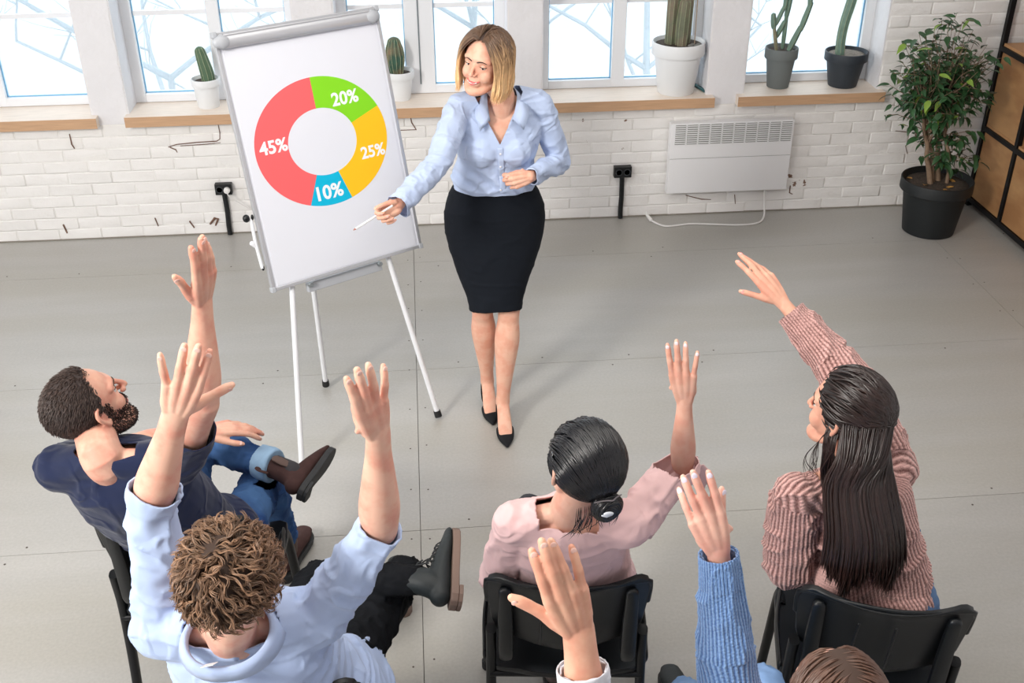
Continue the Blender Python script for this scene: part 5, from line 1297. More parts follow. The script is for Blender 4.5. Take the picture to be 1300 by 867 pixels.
# ---------------------------------------------------------------- curly-haired man, light blue shirt
def curly_man():
    J = dict(neck=(-.450, 1.725, 1.06), shL=(-.615, 1.795, 1.025), shR=(-.275, 1.789, 1.03), elL=(-.602, 1.852, 1.317), wrL=(-.507, 1.810, 1.561), haL=(-.472, 1.787, 1.652), elR=(-.127, 1.766, 1.283), wrR=(-.112, 1.731, 1.545), haR=(-.120, 1.702, 1.641),
             hipL=(-.50, 2.0, .575), hipR=(-.315, 2.0, .575), knL=(-.372, 2.415, .56), knR=(-.118, 2.49, .50), anL=(-.085, 2.315, .64), anR=(-.155, 2.91, .115))
    J = {k: V3(v) for k, v in J.items()}
    t = empty('person', (-.42, 2.0, 0), 0, 'curly-haired man in a light blue shirt with both arms raised, seated front left', 'person')
    ms = skin_mat('skin_curly_man', (230, 184, 162), (222, 160, 140))
    M = head_mat((-.422, 1.690, 1.240), (.16, .96, .06), (-.02, .05, 1), 1.0)
    f = nrm((0, .97, .12))
    ch = remesh(join(xf(head_geo('m'), M), *neck_geo(J, M, 'm'), *torso_parts(J, f, 'm', -.006)), .0036, 2, .45)
    ch = (face_relief(ch[0], np.linalg.inv(M)), ch[1])
    hl, n1, _ = raised('L', J['elL'], J['wrL'], J['haL'], tocam(J['wrL']), 1.0, [(2, 8, 8, 6), (0, 4, 6, 4), (-3, 6, 8, 6), (-20, 2, 6, 4)], (46, -2, 2, 0), 1.0, .98)
    hr, n2, _ = raised('R', J['elR'], J['wrR'], J['haR'], nrm(tocam(J['wrR'])+CRt*.35), .98, [(-1, 6, 8, 6), (-2, 3, 6, 4), (-7, 5, 8, 6), (-22, 8, 12, 8)], (20, 10, 16, 12), 1.0, .98)
    b = body_obj(t, [ch, hl, hr], ms)
    obj('fingernails', nail_geo(n1+n2), mat('nail_pink', (232, 190, 178), .35), b, smooth=True)['kind'] = 'stuff'
    face_parts(b, M, ch[0], 'm', mat('brow_light_brown', (120, 90, 66), .8), lidded=.3, lips_rgb=(192, 118, 110), lash=False)
    G = torso_parts(J, f, 'm', .020, .02)
    hm = lerp(J['hipL'], J['hipR'], .5); G.append(ellipsoid(hm+V3(0, -.02, .06), (.21, .16, .10), 24, 16))
    G.append(tube([hm+V3(.13, -.03, .10), hm+V3(.20, .02, .02), hm+V3(.225, .09, -.01)], [(.05, .10), (.03, .10), (.012, .08)], 16, n=10, up=(1, 0, .3)))
    ends_ = {}
    for q in 'LR':
        a, e = J['sh'+q], J['el'+q]; fw = lerp(e, J['wr'+q], .17 if q == 'L' else .02); G.append(tube([a, lerp(a, e, .35), lerp(a, e, .8), e, fw], [.062, .058, .053, .051, .048], 22, n=22)); ends_[q] = (e, fw)
        dq = nrm(fw-e) if q == 'L' else nrm(e-a); G.append(tube([fw-dq*.050, fw-dq*.02, fw+dq*.012], [.0525, .054, .0525], 22, n=10, caps=True)); ends_[q] = (fw+dq*.008, dq)
    g = remesh(join(*G), .0055, 4)
    bones = [(hm, J['neck']), (J['shL'], J['elL']), (J['shR'], J['elR'])]
    g = wrinkle(g, bones, .0085, 19, .85, 4, 8, .45)
    upv = nrm(J['neck']-hm); pn = J['neck']+upv*.008-f*.01
    cf = [cuff_cut(ends_[q][0], ends_[q][1], .075) for q in 'LR']
    g = cut(g, [([(tuple(pn), tuple(nrm(upv+f*.18)))], tuple(pn), .105)]+cf)
    mb = fabric('sky_blue_cotton', (174, 192, 226), 800, .04)
    sh_ = garment('shirt', g, mb, t, .004)
    # soft stand-up collar around the neck
    ring = []; side = nrm(np.cross(f, upv))
    cN = J['neck']+upv*.012-f*.012
    A_ = np.linspace(math.radians(-140), math.radians(140), 34)
    rowsv = []
    for h, r in ((-.004, .078), (.012, .077), (.015, .080), (.002, .089), (-.024, .099)):
        for a in A_: rowsv.append(cN+(-f*math.cos(a)+side*math.sin(a))*(r+.012*abs(math.sin(a)))+upv*(h+.012*abs(math.sin(a))-.012*math.cos(a)))
    n = len(A_); Fq = [(r*n+i, r*n+i+1, (r+1)*n+i+1, (r+1)*n+i) for r in range(4) for i in range(n-1)]
    garment('collar', (np.array(rowsv), Fq), mb, sh_, .003)
    tg = cN-f*.074-side*.030+upv*.022
    ax = nrm(side+upv*.25); ay = nrm(upv-f*.7-ax*((upv-f*.7) @ ax)); nz = np.cross(ax, ay)
    obj('care_tag', (np.array([tg+ax*x+ay*y-nz*.001*k for k in (0, 1) for x, y in ((-.014, -.012), (.014, -.012), (.014, .012), (-.014, .012))]), [(0, 1, 2, 3), (7, 6, 5, 4), (0, 4, 5, 1), (1, 5, 6, 2), (2, 6, 7, 3), (3, 7, 4, 0)]), mat('white_tag', (236, 238, 240), .6), sh_)
    mt = mat('black_trouser', (15, 17, 21), .85, var=.1, vscale=8, bump=.3, bscale=500, bdist=.001, spec=.15)
    seated_trousers(J, mt, t, 'trousers', 1.0, seed=9, amp=.007, cuffs=-.11)
    mu = mat('black_leather', (32, 38, 40), .55, var=.12, vscale=20, bump=.4, bscale=90, bdist=.0015, spec=.4); mso = mat('brown_rubber_sole', (118, 98, 88), .7, bump=.3); ml = mat('dark_lace', (36, 38, 40), .7)
    d = nrm(J['anL']-J['knL'])
    boot(t, J['anL']+d*.030, nrm((.06, .95, .16)), nrm((-.97, 0, .22)), -d, mu, mso, ml, .98, shaft=.05, panel=None, label='black lace-up boot on the crossed leg') if False else boot(t, J['anL']+d*.030, nrm((.06, .95, .16)), nrm((-.97, 0, .22)), -d, mu, mso, ml, .98, None, 'black lace-up boot on the crossed leg')
    boot(t, (J['anR'][0], J['anR'][1], .112), (-.08, 1, 0), (0, 0, 1), J['knR']-J['anR'], mu, mso, ml)
    # curls
    rg = random.Random(12); P = []; R_ = []; SH = []
    def ok(p): return p[1] < .062 and p[2] > -.060+max(0, p[1]+.05)*.75
    def lock(p, L, big):
        n_ = nrm((p-HC)/HR**2)
        wc = V3(.0, -.045, .115); away = p-wc; away = nrm(away-n_*(away @ n_)+V3(1e-4, 0, 0)); sw = np.cross(n_, away); fl = nrm((away*.5+sw*.4)*min(1, np.linalg.norm(p-wc)/.05)+V3(0, 0, -.25)+1.0*V3(float(vnoise(np.array([p*38]))[0]), float(vnoise(np.array([p*38+9]))[0]), float(vnoise(np.array([p*38+21]))[0]))); fl = nrm(fl-n_*(fl @ n_)); b_ = np.cross(n_, fl)
        ph = rg.uniform(0, 6.3); rad = rg.uniform(.006, .013)*big; turns = rg.uniform(.8, 1.5)*rg.choice((-1, 1)); out = []
        for i in range(9):
            q = i/8; a = ph+turns*2*PI*q
            out.append(p+n_*(.004+.013*big*math.sin(min(1, q*1.3)*PI/2)+rad*.7*math.sin(a)*q)+fl*(L*q)+b_*rad*math.cos(a)*q)
        return out
    while len(P) < 5400:
        dd = nrm([rg.gauss(0, 1) for _ in range(3)]); p = scalp(dd, 0)
        if not ok(p): continue
        top = p[2] > .01; L0 = lock(p, rg.uniform(.035, .062) if top else rg.uniform(.02, .034), 1.0 if top else .5); sh0 = rg.uniform(.5, 1.35)
        for _ in range(5):
            j0 = V3(rg.uniform(-1, 1), rg.uniform(-1, 1), rg.uniform(-1, 1)); P.append([q+j0*(.0026+.0012*math.sin(i)) for i, q in enumerate(L0)]); R_.append(rg.uniform(.0007, .0014)); SH.append(sh0*rg.uniform(.75, 1.3))
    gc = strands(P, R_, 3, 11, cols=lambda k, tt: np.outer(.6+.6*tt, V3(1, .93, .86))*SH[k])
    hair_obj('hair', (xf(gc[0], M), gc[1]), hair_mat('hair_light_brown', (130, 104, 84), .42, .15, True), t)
    obj('hair_under_layer', scalp_cap(M, ok, .006), mat('hair_brown_under', (54, 38, 29), .8), t, smooth=True)['kind'] = 'stuff'
    return t

# ---------------------------------------------------------------- woman with a bun, pink blouse
def bun_woman():
    J = dict(neck=(.322, 2.105, 1.025), shL=(.188, 2.130, .975), shR=(.475, 2.085, .985), elR=(.632, 2.225, 1.055), wrR=(.622, 2.225, 1.255), haR=(.609, 2.222, 1.345), elL=(.150, 2.215, .715), wrL=(.24, 2.40, .655),
             hipL=(.268, 2.30, .575), hipR=(.441, 2.275, .575), knL=(.285, 2.68, .56), knR=(.50, 2.66, .56), anL=(.338, 2.50, .115), anR=(.50, 2.60, .115))
    J = {k: V3(v) for k, v in J.items()}
    t = empty('person', (.35, 2.3, 0), 0, 'woman in a dusty pink blouse with black hair in a low bun, one arm raised', 'person')
    ms = skin_mat('skin_bun_woman', (222, 176, 156), (214, 158, 138))
    M = head_mat((.345, 2.065, 1.195), (-.34, .92, .12), (.02, -.02, 1), 1.0)
    f = nrm((.08, .97, .10))
    ch = remesh(join(xf(head_geo('f'), M), *neck_geo(J, M, 'f'), *torso_parts(J, f, 'f', -.005)), .0034, 2, .45)
    ch = (face_relief(ch[0], np.linalg.inv(M)), ch[1])
    hr, n1, _ = raised('R', J['elR'], J['wrR'], J['haR'], nrm(tocam(J['wrR'])-CRt*.1), .90, [(5, 4, 6, 6), (1, 3, 6, 4), (-1, 6, 8, 6), (-11, 6, 8, 6)], (14, 10, 16, 12), .9, .80)
    b = body_obj(t, [ch, hr], ms)
    obj('fingernails', nail_geo(n1, 1.0), mat('nail_white', (226, 208, 212), .25), b, smooth=True)['kind'] = 'stuff'
    face_parts(b, M, ch[0], 'f', mat('brow_black', (40, 34, 34), .8), lidded=.4)
    G = torso_parts(J, f, 'f', .014, .03)
    hm = lerp(J['hipL'], J['hipR'], .5); G.append(ellipsoid(hm+V3(0, -.01, .07), (.19, .15, .10), 24, 16))
    a, e = J['shR'], J['elR']; w = lerp(e, J['wrR'], .06)
    G.append(tube([a, lerp(a, e, .4), lerp(a, e, .8), e+V3(0, 0, .01), w], [.058, .057, .053, .052, .048], 22, n=22))
    a, e = J['shL'], J['elL']
    G.append(tube([a, lerp(a, e, .4), e, lerp(e, J['wrL'], .5)], [.054, .054, .052, .046], 20, n=18))
    g = remesh(join(*G), .0052, 4)
    bones = [(hm, J['neck']), (J['shL'], J['elL']), (J['shR'], J['elR']), (J['elL'], J['wrL'])]
    g = wrinkle(g, bones, .0075, 17, .9, 14, 9, .5)
    upv = nrm(J['neck']-hm); pn = J['neck']+upv*-.004
    g = cut(g, [([(tuple(pn), tuple(nrm(upv-f*.10)))], tuple(pn), .090), cuff_cut(w, nrm(J['wrR']-J['elR']), .085)])
    mb = fabric('dusty_pink_linen', (224, 188, 188), 700, .05)
    bl = garment('blouse', g, mb, t, .003)
    # ribbon ties below the sleeve
    e = J['elR']+V3(.045, 0, -.01)
    for dx, L in ((0, .085), (.018, .105)):
        obj('ribbon_tie', tube([e+V3(dx*.3, 0, 0), e+V3(.012+dx, 0, -.04), e+V3(.016+dx*1.8, .004, -L)], [(.002, .009), (.0025, .012), (.001, .005)], 8, n=12, up=(0, 1, 0)), mb, bl, smooth=True)
    seated_trousers(J, mat('charcoal_trouser', (40, 42, 48), .85, bump=.2), t, 'trousers', .92, seed=5)
    mu = mat('taupe_leather', (104, 90, 84), .5, var=.1, bump=.15, spec=.4); mso = mat('dark_sole', (52, 48, 48), .7)
    for q in 'LR': boot(t, J['an'+q], (.02 if q == 'L' else .05, 1, 0), (0, 0, 1), J['kn'+q]-J['an'+q], mu, mso, None, .9)
    # sleek hair pulled into a low bun
    rg = random.Random(21); P = []; R_ = []; SH = []
    B_ = V3(.006, -.100, -.030)
    def ok(p): return p[1] < .070-.55*max(0, .06-p[2]) and p[2] > -.068+max(0, p[1]+.04)*.5
    k = 0
    while len(P) < 900:
        dd = nrm([rg.gauss(0, 1) for _ in range(3)]); p = scalp(dd, 0)
        if not ok(p): continue
        q0 = nrm(p-HC); q1 = nrm(B_-HC); pts = []
        for i in range(8):
            s_ = i/7; d = nrm(q0*(1-s_)+q1*s_+V3(0, 0, .9)*math.sin(PI*s_)*max(0, -(q0 @ q1)-.1)); pts.append(scalp(d, .0015+.0105*min(1, math.sin(PI*s_)*1.6)+rg.uniform(0, .0012)))
        P.append(pts); R_.append(rg.uniform(.0018, .0034)); SH.append(rg.uniform(.7, 1.3))
    # side fringe covering the ears
    for _ in range(140):
        s = rg.choice((-1, 1)); q0 = nrm((s*rg.uniform(.1, .5), .58, .80+rg.uniform(-.08, .08))); qm = nrm((s*1, rg.uniform(-.02, .30), -.22+rg.uniform(-.15, .1))); q1 = nrm(B_-HC)
        pts = [scalp(nrm(q0*(1-u_)+qm*u_), .002+.011*u_) for u_ in (0, .35, .7, 1)]+[scalp(nrm(qm*(1-u_)+q1*u_), .012) for u_ in (.35, .7, 1)]
        P.append(pts); R_.append(rg.uniform(.002, .0036)); SH.append(rg.uniform(.7, 1.2))
    for _ in range(150):     # the bun
        c = V3(.006, -.108, -.038); ax = nrm((rg.uniform(-.35, .35), -1, rg.uniform(-.3, .3))); t_, A, B = frame_of(ax, (0, 0, 1)); r = rg.uniform(.014, .036); z = math.sqrt(max(0, .039**2-r*r))*.85; a0 = rg.uniform(0, 6.3)
        P.append([c+t_*(z*.8)+(A*math.cos(a0+u_)*1.0+B*math.sin(a0+u_))*r for u_ in np.linspace(0, 3.6, 9)]); R_.append(rg.uniform(.003, .0055)); SH.append(rg.uniform(.7, 1.3))
    for _ in range(26):      # loose wisps on the nape
        x = rg.uniform(-.055, .05); p0 = V3(x, -.075, -.060); P.append([p0, p0+V3(x*.15, -.012, -.02), p0+V3(x*.3+rg.uniform(-.012, .012), -.014, -.05), p0+V3(x*.5+rg.uniform(-.02, .02), -.008+rg.uniform(-.01, .01), -.085)]); R_.append(.0009); SH.append(1)
    gc = strands(P, R_, 5, 12, cols=lambda k, tt: np.tile(V3(1, 1, 1.05)*SH[k], (len(tt), 1)))
    hair_obj('hair', (xf(gc[0], M), gc[1]), hair_mat('hair_black', (13, 14, 18), .24, .1, True, .6), t)
    obj('hair_under_layer', join(scalp_cap(M, ok, .006), xf(ellipsoid((.006, -.106, -.038), (.036, .032, .034), 20, 14), M)), mat('hair_black_under', (16, 16, 20), .5), t, smooth=True)['kind'] = 'stuff'
    Ld = [V3(-.030+.0088*k, -.134+abs(k-4)*.0050, -.012+.012*math.sin(PI*k/8)) for k in range(9)]
    v_, f_ = tube(Ld, [.0016]*9, 6, n=24); obj('hair_net_edge', xf((v_, f_), M), mat('grey_elastic', (120, 112, 116), .6), t, smooth=True)
    v_, f_ = join(ellipsoid((-.010, -.146, -.026), (.015, .004, .0065), 12, 8, rot=Matrix.Rotation(.3, 3, 'Y')), tube([(-.024, -.142, -.030), (-.014, -.146, -.033), (.000, -.146, -.032)], [.002, .0025, .002], 6))
    obj('hair_clip', xf((v_, f_), M), mat('white_enamel_clip', (226, 232, 240), .3), t, smooth=True)
    return t

# ---------------------------------------------------------------- long-haired woman, pink knitted sweater
def knit(g, bones, nrib, course, amp=.0022, seed=0):
    """ribbed knit: wales around the limb, courses along it; returns geometry and the pattern value"""
    v, f = g; T, CA, SA, D, IX = bone_coords(v, bones); th = np.arctan2(SA, CA); N_ = normals(g)
    nr = np.array([nrib[i] for i in IX]); w = .5+.5*np.cos(th*nr); c = .5+.5*np.sin(T*2*PI/course+np.where(np.cos(th*nr/2) > 0, 0, PI)*1.0)
    h = w*(.62+.38*c)
    return (v+N_*(amp*(h-.5))[:, None], f), h
def knit_mat(name, rgb, dark):
    m = bpy.data.materials.new(name); m.use_nodes = True; N = m.node_tree.nodes; L = m.node_tree.links; b = N['Principled BSDF']
    b.inputs['Roughness'].default_value = .95; b.inputs['Sheen Weight'].default_value = .3; b.inputs['Specular IOR Level'].default_value = .15
    a = N.new('ShaderNodeAttribute'); a.attribute_name = 'knit'
    tc = N.new('ShaderNodeTexCoord'); n = N.new('ShaderNodeTexNoise'); n.inputs['Scale'].default_value = 260; n.inputs['Detail'].default_value = 3; L.new(tc.outputs['Object'], n.inputs['Vector'])
    ad = N.new('ShaderNodeMath'); ad.operation = 'MULTIPLY_ADD'; L.new(n.outputs[0], ad.inputs[0]); ad.inputs[1].default_value = 1.0; L.new(a.outputs['Fac'], ad.inputs[2])
    mr = N.new('ShaderNodeMapRange'); mr.inputs[1].default_value = .45; mr.inputs[2].default_value = 1.25; L.new(ad.outputs[0], mr.inputs[0])
    mx = N.new('ShaderNodeMix'); mx.data_type = 'RGBA'; mx.inputs[6].default_value = srgb(*dark); mx.inputs[7].default_value = srgb(*rgb); L.new(mr.outputs[0], mx.inputs[0]); L.new(mx.outputs[2], b.inputs['Base Color'])
    bp = N.new('ShaderNodeBump'); bp.inputs['Strength'].default_value = .7; bp.inputs['Distance'].default_value = .003; L.new(ad.outputs[0], bp.inputs['Height']); L.new(bp.outputs[0], b.inputs['Normal'])
    _mats[name] = m; return m
def knit_garment(name, g, h, m, parent, cuts):
    # carry the pattern through the cut by nearest vertex
    g2 = cut(g, cuts) if cuts else g
    o = garment(name, g2, m, parent, .004)
    from mathutils.kdtree import KDTree
    kd = KDTree(len(g[0]))
    for i, p in enumerate(g[0]): kd.insert(p, i)
    kd.balance()
    inv = [h[kd.find(p)[1]] for p in g2[0]]
    a = o.data.attributes.new('knit', 'FLOAT', 'POINT'); a.data.foreach_set('value', np.array(inv, np.float32))
    return o
def long_hair_woman():
    J = dict(neck=(1.070, 2.195, 1.025), shL=(.915, 2.155, .990), shR=(1.215, 2.255, .985), elR=(1.110, 2.425, 1.180), wrR=(.965, 2.560, 1.337), haR=(.905, 2.610, 1.410), elL=(.935, 2.165, .735), wrL=(1.0, 2.37, .66),
             hipL=(1.100, 2.165, .575), hipR=(1.275, 2.115, .575), knL=(1.20, 2.545, .56), knR=(1.41, 2.50, .56), anL=(1.20, 2.60, .115), anR=(1.40, 2.56, .115))
    J = {k: V3(v) for k, v in J.items()}
    t = empty('person', (1.18, 2.17, 0), 0, 'long-haired woman in a dusty pink knitted sweater with one arm raised, seated on the right', 'person')
    ms = skin_mat('skin_long_hair_woman', (224, 172, 148), (216, 156, 134))
    M = head_mat((1.038, 2.208, 1.205), (-.66, .72, .10), (.03, -.06, 1), 1.0)
    f = nrm((.02, .97, .12))
    ch = remesh(join(xf(head_geo('f'), M), *neck_geo(J, M, 'f'), *torso_parts(J, f, 'f', -.006)), .0034, 2, .45)
    ch = (face_relief(ch[0], np.linalg.inv(M)), ch[1])
    Yh = nrm(J['haR']-J['wrR']); bk = nrm(V3(.25, -.62, .74))
    hr, n1, _ = raised('R', J['elR'], J['wrR'], J['haR'], bk, .92, [(3, 4, 6, 6), (-1, 4, 8, 6), (-3, 14, 14, 8), (-6, 24, 20, 12)], (36, 0, 2, 0), .9, .80)
    b = body_obj(t, [ch, hr], ms)
    obj('fingernails', nail_geo(n1, 1.0), mat('nail_rose', (232, 160, 152), .25), b, smooth=True)['kind'] = 'stuff'
    face_parts(b, M, ch[0], 'f', mat('brow_dark', (62, 46, 40), .8), lidded=.4, lips_rgb=(200, 118, 112))
    G = torso_parts(J, f, 'f', .012, .030)
    hm = lerp(J['hipL'], J['hipR'], .5); G.append(ellipsoid(hm+V3(-.01, -.015, .09), (.150, .13, .075), 24, 16))
    wr = lerp(J['elR'], J['wrR'], .86); a, e = J['shR'], J['elR']
    G.append(tube([a, lerp(a, e, .4), lerp(a, e, .85), e, lerp(e, wr, .35), lerp(e, wr, .8), wr], [.070, .074, .074, .072, .060, .047, .042], 22, n=28))
    a, e = J['shL'], J['elL']; wl = lerp(e, J['wrL'], .8)
    G.append(tube([a, lerp(a, e, .45), lerp(a, e, .85), e, lerp(e, wl, .5), wl], [.066, .070, .070, .066, .056, .044], 22, n=26))
    g = remesh(join(*G), .0036, 5)
    bones = [(hm-nrm(J['neck']-hm)*.05, J['neck']), (J['shL'], J['elL']), (J['elL'], wl), (J['shR'], J['elR']), (J['elR'], wr)]
    g = wrinkle(g, bones, .007, 13, 1.0, 3, 9, .8)
    g, h = knit(g, bones, [78, 34, 32, 34, 32], .0100, .0030)
    upv = nrm(J['neck']-hm); pn = J['neck']+upv*.0
    knit_garment('sweater', g, h, knit_mat('pink_rib_knit', (216, 172, 166), (110, 74, 70)), t, [([(tuple(pn), tuple(upv))], tuple(pn), .11), cuff_cut(wr, nrm(wr-J['elR']), .07), cuff_cut(wl, nrm(wl-J['elL']), .07)])
    seated_trousers(J, mat('mid_denim', (86, 112, 148), .85, var=.12, vscale=9, bump=.4, bscale=900, bdist=.0008, spec=.15), t, 'jeans', .95, seed=6)
    mu = mat('white_leather', (210, 210, 210), .5); mso = mat('dark_sole', (52, 48, 48), .7)
    for q in 'LR': boot(t, J['an'+q], (.25, 1, 0), (0, 0, 1), J['kn'+q]-J['an'+q], mu, mso, None, .88, shaft=.03)
    # long straight hair, half gathered
    rg = random.Random(31); P = []; R_ = []; SH = []; TP = []
    Mi = np.linalg.inv(M); toL = lambda p: Mi[:3, :3] @ V3(p)+Mi[:3, 3]
    B_ = V3(.0, -.098, .020)
    def ok(p): return p[1] < .064-.62*max(0, .06-p[2]) and p[2] > -.055
    while len(P) < 700:
        dd = nrm([rg.gauss(0, 1) for _ in range(3)]); p = scalp(dd, 0)
        if not ok(p) or (p[2] < -.01 and p[1] > .02): continue
        q0 = nrm(p-HC); q1 = nrm(B_+V3(rg.uniform(-.03, .03), 0, rg.uniform(-.02, .02))-HC); n_ = 8
        P.append([scalp(nrm(q0*(1-i/7)+q1*i/7), .006+.008*math.sin(PI*i/7)+rg.uniform(0, .0015)) for i in range(8)]); R_.append(rg.uniform(.002, .0036)); SH.append(rg.uniform(.6, 1.4)); TP.append(0)
    def fall(root, u, depth, Lz, k):
        """u in -1..1 across the back; world polyline"""
        r = M[:3, :3] @ root+M[:3, 3]
        cx = 1.108+.062*u; by = 2.045-.030*(1-u*u)-depth
        p1 = V3(1.042+.088*u, 2.085-.02*(1-u*u)-depth, 1.08); p2 = V3(1.058+.100*u, by-.005, .96); p3 = V3(1.068+.108*u, by-.005+rg.uniform(-.006, .006), .87); p4 = V3(1.080+.110*u+rg.uniform(-.010, .010), by+.012, Lz)
        return [toL(q) for q in (r, lerp(r, p1, .5)+V3(0, -.02, .0), p1, p2, p3, p4)]
    for _ in range(1000):
        u = rg.uniform(-1, 1); root = scalp(nrm((u*.95, -.75+.55*abs(u), rg.uniform(-.40, .15))), .010)
        # head is turned: the hair sheet follows the back, so the order across keeps to the world x axis
        uu = max(-1, min(1, u*.9+rg.uniform(-.15, .15))); P.append(fall(root, uu, rg.uniform(0, .022), rg.uniform(.765, .80)+.030*math.sin(uu*6+1)+.018*math.sin(uu*17)+rg.uniform(0, .05), 0)); R_.append(rg.uniform(.0022, .0042)); SH.append(rg.uniform(.55, 1.5)); TP.append(1)
    for _ in range(60):      # locks over the left shoulder
        root = scalp(nrm((-.9, .05+rg.uniform(-.2, .2), -.45)), .006); r = M[:3, :3] @ root+M[:3, 3]
        P.append([toL(q) for q in (r, r+V3(-.012, -.02, -.05), V3(1.0+rg.uniform(-.03, .03), 2.14, 1.05), V3(1.01+rg.uniform(-.02, .02), 2.075, .98), V3(1.04+rg.uniform(-.02, .02), 2.03, .90), V3(1.04+rg.uniform(-.02, .01), 2.02, rg.uniform(.78, .86)))]); R_.append(rg.uniform(.0016, .003)); SH.append(rg.uniform(.8, 1.6)); TP.append(1)
    for _ in range(16):      # flyaways
        root = scalp(nrm((-.8, .1, -.4)), .006); r = M[:3, :3] @ root+M[:3, 3]; P.append([toL(q) for q in (r, r+V3(-.03, -.01, -.03), r+V3(-.055+rg.uniform(-.02, .02), -.03, -.07), r+V3(-.05+rg.uniform(-.02, .03), -.05, -.12))]); R_.append(.0007); SH.append(1); TP.append(1)
    gc = strands(P, R_, 5, 16, cols=lambda k, tt: np.outer(1+(TP[k]*np.clip((tt-.75)*3.0, 0, 1))*1.2, V3(1, .88, .82))*SH[k])
    hair_obj('hair', (xf(gc[0], M), gc[1]), hair_mat('hair_deep_brown', (38, 27, 25), .32, .1, True, .55), t)
    obj('hair_under_layer', join(scalp_cap(M, ok, .007)), mat('hair_brown_black_under', (28, 21, 21), .6), t, smooth=True)['kind'] = 'stuff'
    return t

# ---------------------------------------------------------------- the two people in the foreground
def foreground_man():
    J = dict(neck=(-.02, 1.02, 1.01), shL=(-.18, 1.03, .98), shR=(.154, 1.045, .985), elR=(.2395, 1.23, 1.177), wrR=(.2206, 1.307, 1.414), haR=(.197, 1.311, 1.50), elL=(-.20, 1.10, .72), wrL=(-.08, 1.28, .64),
             hipL=(-.11, 1.16, .575), hipR=(.08, 1.16, .575), knL=(-.13, 1.50, .56), knR=(.10, 1.50, .56), anL=(-.13, 1.36, .115), anR=(.10, 1.36, .115))
    J = {k: V3(v) for k, v in J.items()}
    t = empty('person', (0, 1.15, 0), 0, 'person at the bottom edge, only a raised hand and pale shirt cuff in view', 'person')
    ms = skin_mat('skin_foreground_hand', (226, 176, 150), (216, 156, 132))
    M = head_mat((-.02, 1.05, 1.20), (0, 1, .1), (0, 0, 1), 1.0); f = V3(0, 1, 0)
    ch = remesh(join(xf(head_geo('m'), M), *neck_geo(J, M, 'm'), *torso_parts(J, f, 'm', -.006)), .006, 2)
    hr, n1, _ = raised('R', J['elR'], J['wrR'], J['haR'], nrm(tocam(J['wrR'])+CRt*.15), 1.04, [(-3, 8, 10, 8), (-2, 4, 8, 6), (1, 6, 10, 8), (-7, 8, 10, 8)], (30, -4, -6, -4), 1.0, 1.0)
    b = body_obj(t, [ch, hr], ms); obj('fingernails', nail_geo(n1), mat('nail_pink', (232, 190, 178), .35), b, smooth=True)['kind'] = 'stuff'
    face_parts(b, M, ch[0], 'm', mat('brow_brown', (70, 52, 42), .8), lidded=.3, lash=False)
    G = torso_parts(J, f, 'm', .016, .02); wr = lerp(J['elR'], J['wrR'], .74)
    G += [tube([J['shR'], lerp(J['shR'], J['elR'], .5), J['elR'], lerp(J['elR'], wr, .6), wr], [.066, .062, .058, .050, .042], 20, n=22), tube([J['shL'], J['elL'], J['wrL']], [.066, .058, .044], 20, n=20)]
    g = wrinkle(remesh(join(*G), .0055, 3), [(J['hipR'], J['neck']), (J['shR'], J['elR']), (J['elR'], wr)], .006, 22, 1.1, 8)
    pn = J['neck']+V3(0, 0, .01)
    g = cut(g, [([(tuple(pn), (0, 0, 1))], tuple(pn), .11), cuff_cut(wr, nrm(wr-J['elR']), .075)])
    s_ = garment('shirt', g, fabric('pale_grey_cotton', (214, 216, 224), 800), t, .0035)
    d = nrm(wr-J['elR']); q = remesh(tube([wr-d*.045, wr-d*.02, wr+d*.004], [.0445, .0455, .0452], 22, n=8, caps=True), .003, 1); q = cut(q, [cuff_cut(wr+d*.003, d, .07)])
    garment('cuff', q, fabric('pale_grey_cotton', (214, 216, 224)), s_, .003)
    seated_trousers(J, mat('charcoal_trouser', (40, 42, 48)), t, 'trousers', .95, seed=15)
    for q in 'LR': boot(t, J['an'+q], (0, 1, 0), (0, 0, 1), J['kn'+q]-J['an'+q], mat('black_leather', (42, 48, 50)), mat('dark_sole', (52, 48, 48), .7))
    simple_hair(t, M, (60, 46, 40), 51)
    make_chair((-.015, 1.17, 0), 0, 'black plastic chair of the person whose raised hand has a pale cuff', chairN)
def simple_hair(t, M, rgb, sd, L=.03, n=900):
    rg = random.Random(sd); P = []
    def ok(p): return p[1] < .05 and p[2] > -.05+max(0, p[1]+.03)*.9
    while len(P) < n:
        dd = nrm([rg.gauss(0, 1) for _ in range(3)]); p = scalp(dd, 0)
        if not ok(p): continue
        q0 = nrm(p-HC); q1 = nrm(q0+V3((.5 if q0[0] > 0 else -.5)+rg.uniform(-.1, .1), -.25, -.55)); P.append([scalp(nrm(q0*(1-i/4)+q1*i/4), .005+.003*math.sin(PI*i/4)) for i in range(5)])
    g, c = strands(P, .0026, 4, 5); hair_obj('hair', (xf(g, M), None), hair_mat('hair_fg_%d' % sd, rgb), t)
    obj('hair_under_layer', scalp_cap(M, ok, .005), mat('hair_under_%d' % sd, tuple(int(q*.7) for q in rgb), .8), t, smooth=True)['kind'] = 'stuff'
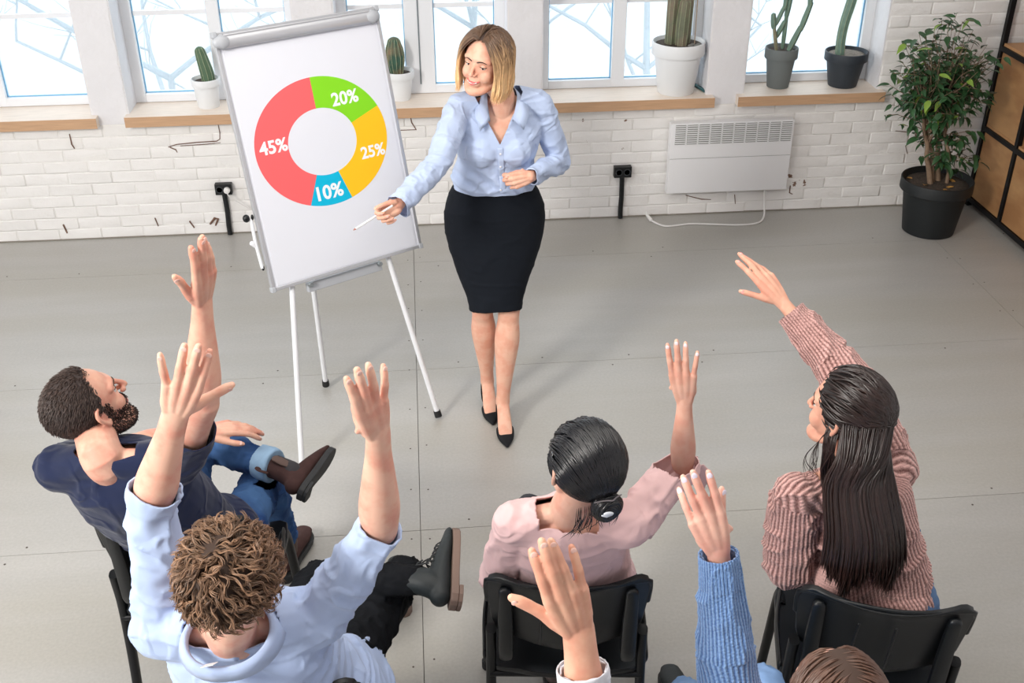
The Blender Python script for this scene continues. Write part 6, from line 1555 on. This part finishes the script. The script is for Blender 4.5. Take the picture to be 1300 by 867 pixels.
def blue_sweater_woman():
    J = dict(neck=(.705, 1.235, 1.045), shL=(.555, 1.235, .995), shR=(.855, 1.225, .985), elL=(.513, 1.374, 1.209), wrL=(.4850, 1.4320, 1.4650), haL=(.4660, 1.4380, 1.552), elR=(.90, 1.27, .73), wrR=(.83, 1.46, .66),
             hipL=(.625, 1.39, .575), hipR=(.79, 1.39, .575), knL=(.65, 1.84, .555), knR=(.80, 1.90, .575), anL=(.66, 2.20, .12), anR=(.84, 1.84, .115))
    J = {k: V3(v) for k, v in J.items()}
    J['anL'] = V3(.715, 2.30, .13)
    t = empty('person', (.71, 1.32, 0), 0, 'person in a blue knitted sweater with a raised hand at the bottom right edge', 'person')
    ms = skin_mat('skin_blue_sweater', (230, 182, 164), (222, 162, 146))
    M = head_mat((.675, 1.275, 1.232), (-.1, 1, .15), (0, 0, 1), .98); f = V3(0, 1, 0)
    ch = remesh(join(xf(head_geo('f'), M), *neck_geo(J, M, 'f'), *torso_parts(J, f, 'f', -.006)), .005, 2)
    hl, n1, _ = raised('L', J['elL'], J['wrL'], J['haL'], nrm(tocam(J['wrL'])), .90, [(2, 3, 6, 6), (-3, 2, 5, 4), (-4, 8, 10, 6), (-3, 24, 18, 10)], (16, 4, -8, -4), .93, .82, bend=nrm(J['haL']-J['wrL']+V3(-.012, 0, 0)))
    b = body_obj(t, [ch, hl], ms); obj('fingernails', nail_geo(n1, 1.0, .0058), mat('nail_lilac_white', (226, 216, 232), .2), b, smooth=True)['kind'] = 'stuff'
    face_parts(b, M, ch[0], 'f', mat('brow_brown', (70, 52, 42), .8), lidded=.3)
    wl = lerp(J['elL'], J['wrL'], .97)
    G = torso_parts(J, f, 'f', .02, .03)+[tube([J['shL'], lerp(J['shL'], J['elL'], .5), J['elL'], lerp(J['elL'], wl, .4), lerp(J['elL'], wl, .75), wl], [.062, .062, .058, .050, .040, .0345], 22, n=26), tube([J['shR'], J['elR'], J['wrR']], [.062, .056, .044], 20, n=20)]
    sl = G.pop(-2); sl2 = remesh(sl, .0027, 3); g = join(remesh(join(*G), .0050, 4), sl2); bones = [(J['hipL']*.5+J['hipR']*.5, J['neck']), (J['shL'], J['elL']), (J['elL'], wl), (J['shR'], J['elR']), (J['elR'], J['wrR'])]
    g = wrinkle(g, bones, .004, 16, 1, 9); g, h = knit(g, bones, [50, 38, 38, 26, 26], .0065, .0018)
    pn = J['neck']+V3(0, 0, .01)
    o = knit_garment('sweater', g, h, knit_mat('blue_knit', (132, 166, 212), (70, 104, 160)), t, [([(tuple(pn), (0, 0, 1))], tuple(pn), .10), cuff_cut(wl, nrm(wl-J['elL']), .07)])
    d = nrm(wl-J['elL']); c0 = wl-d*.060
    q = remesh(tube([c0, c0+d*.03, wl+d*.004], [.0400, .0375, .0360], 40, n=16, caps=True), .0024, 1); q, hq = knit(q, [(c0, wl)], [40], .5, .0016)
    hq = hq*.9; o2 = knit_garment('ribbed_cuff', q, hq, _mats['blue_knit'], o, [cuff_cut(wl+d*.003, d, .06)])
    seated_trousers(J, mat('light_denim', (124, 156, 200), .85, var=.10, vscale=9, bump=.4, bscale=900, bdist=.0008, spec=.15), t, 'jeans', .95, seed=16)
    for q in 'LR': boot(t, J['an'+q]+V3(0, .0, -.015), (.02, 1, 0), (0, 0, 1), J['kn'+q]-J['an'+q], mat('black_leather', (42, 48, 50)), mat('dark_sole', (52, 48, 48), .7), None, .95)
    simple_hair(t, M, (92, 66, 54), 52, .09, 1100)
    make_chair((.705, 1.42, 0), math.radians(-4), 'black plastic chair of the person in the blue knitted sweater', chairN)
presenter(); bearded_man(); curly_man(); bun_woman(); long_hair_woman(); foreground_man(); blue_sweater_woman()
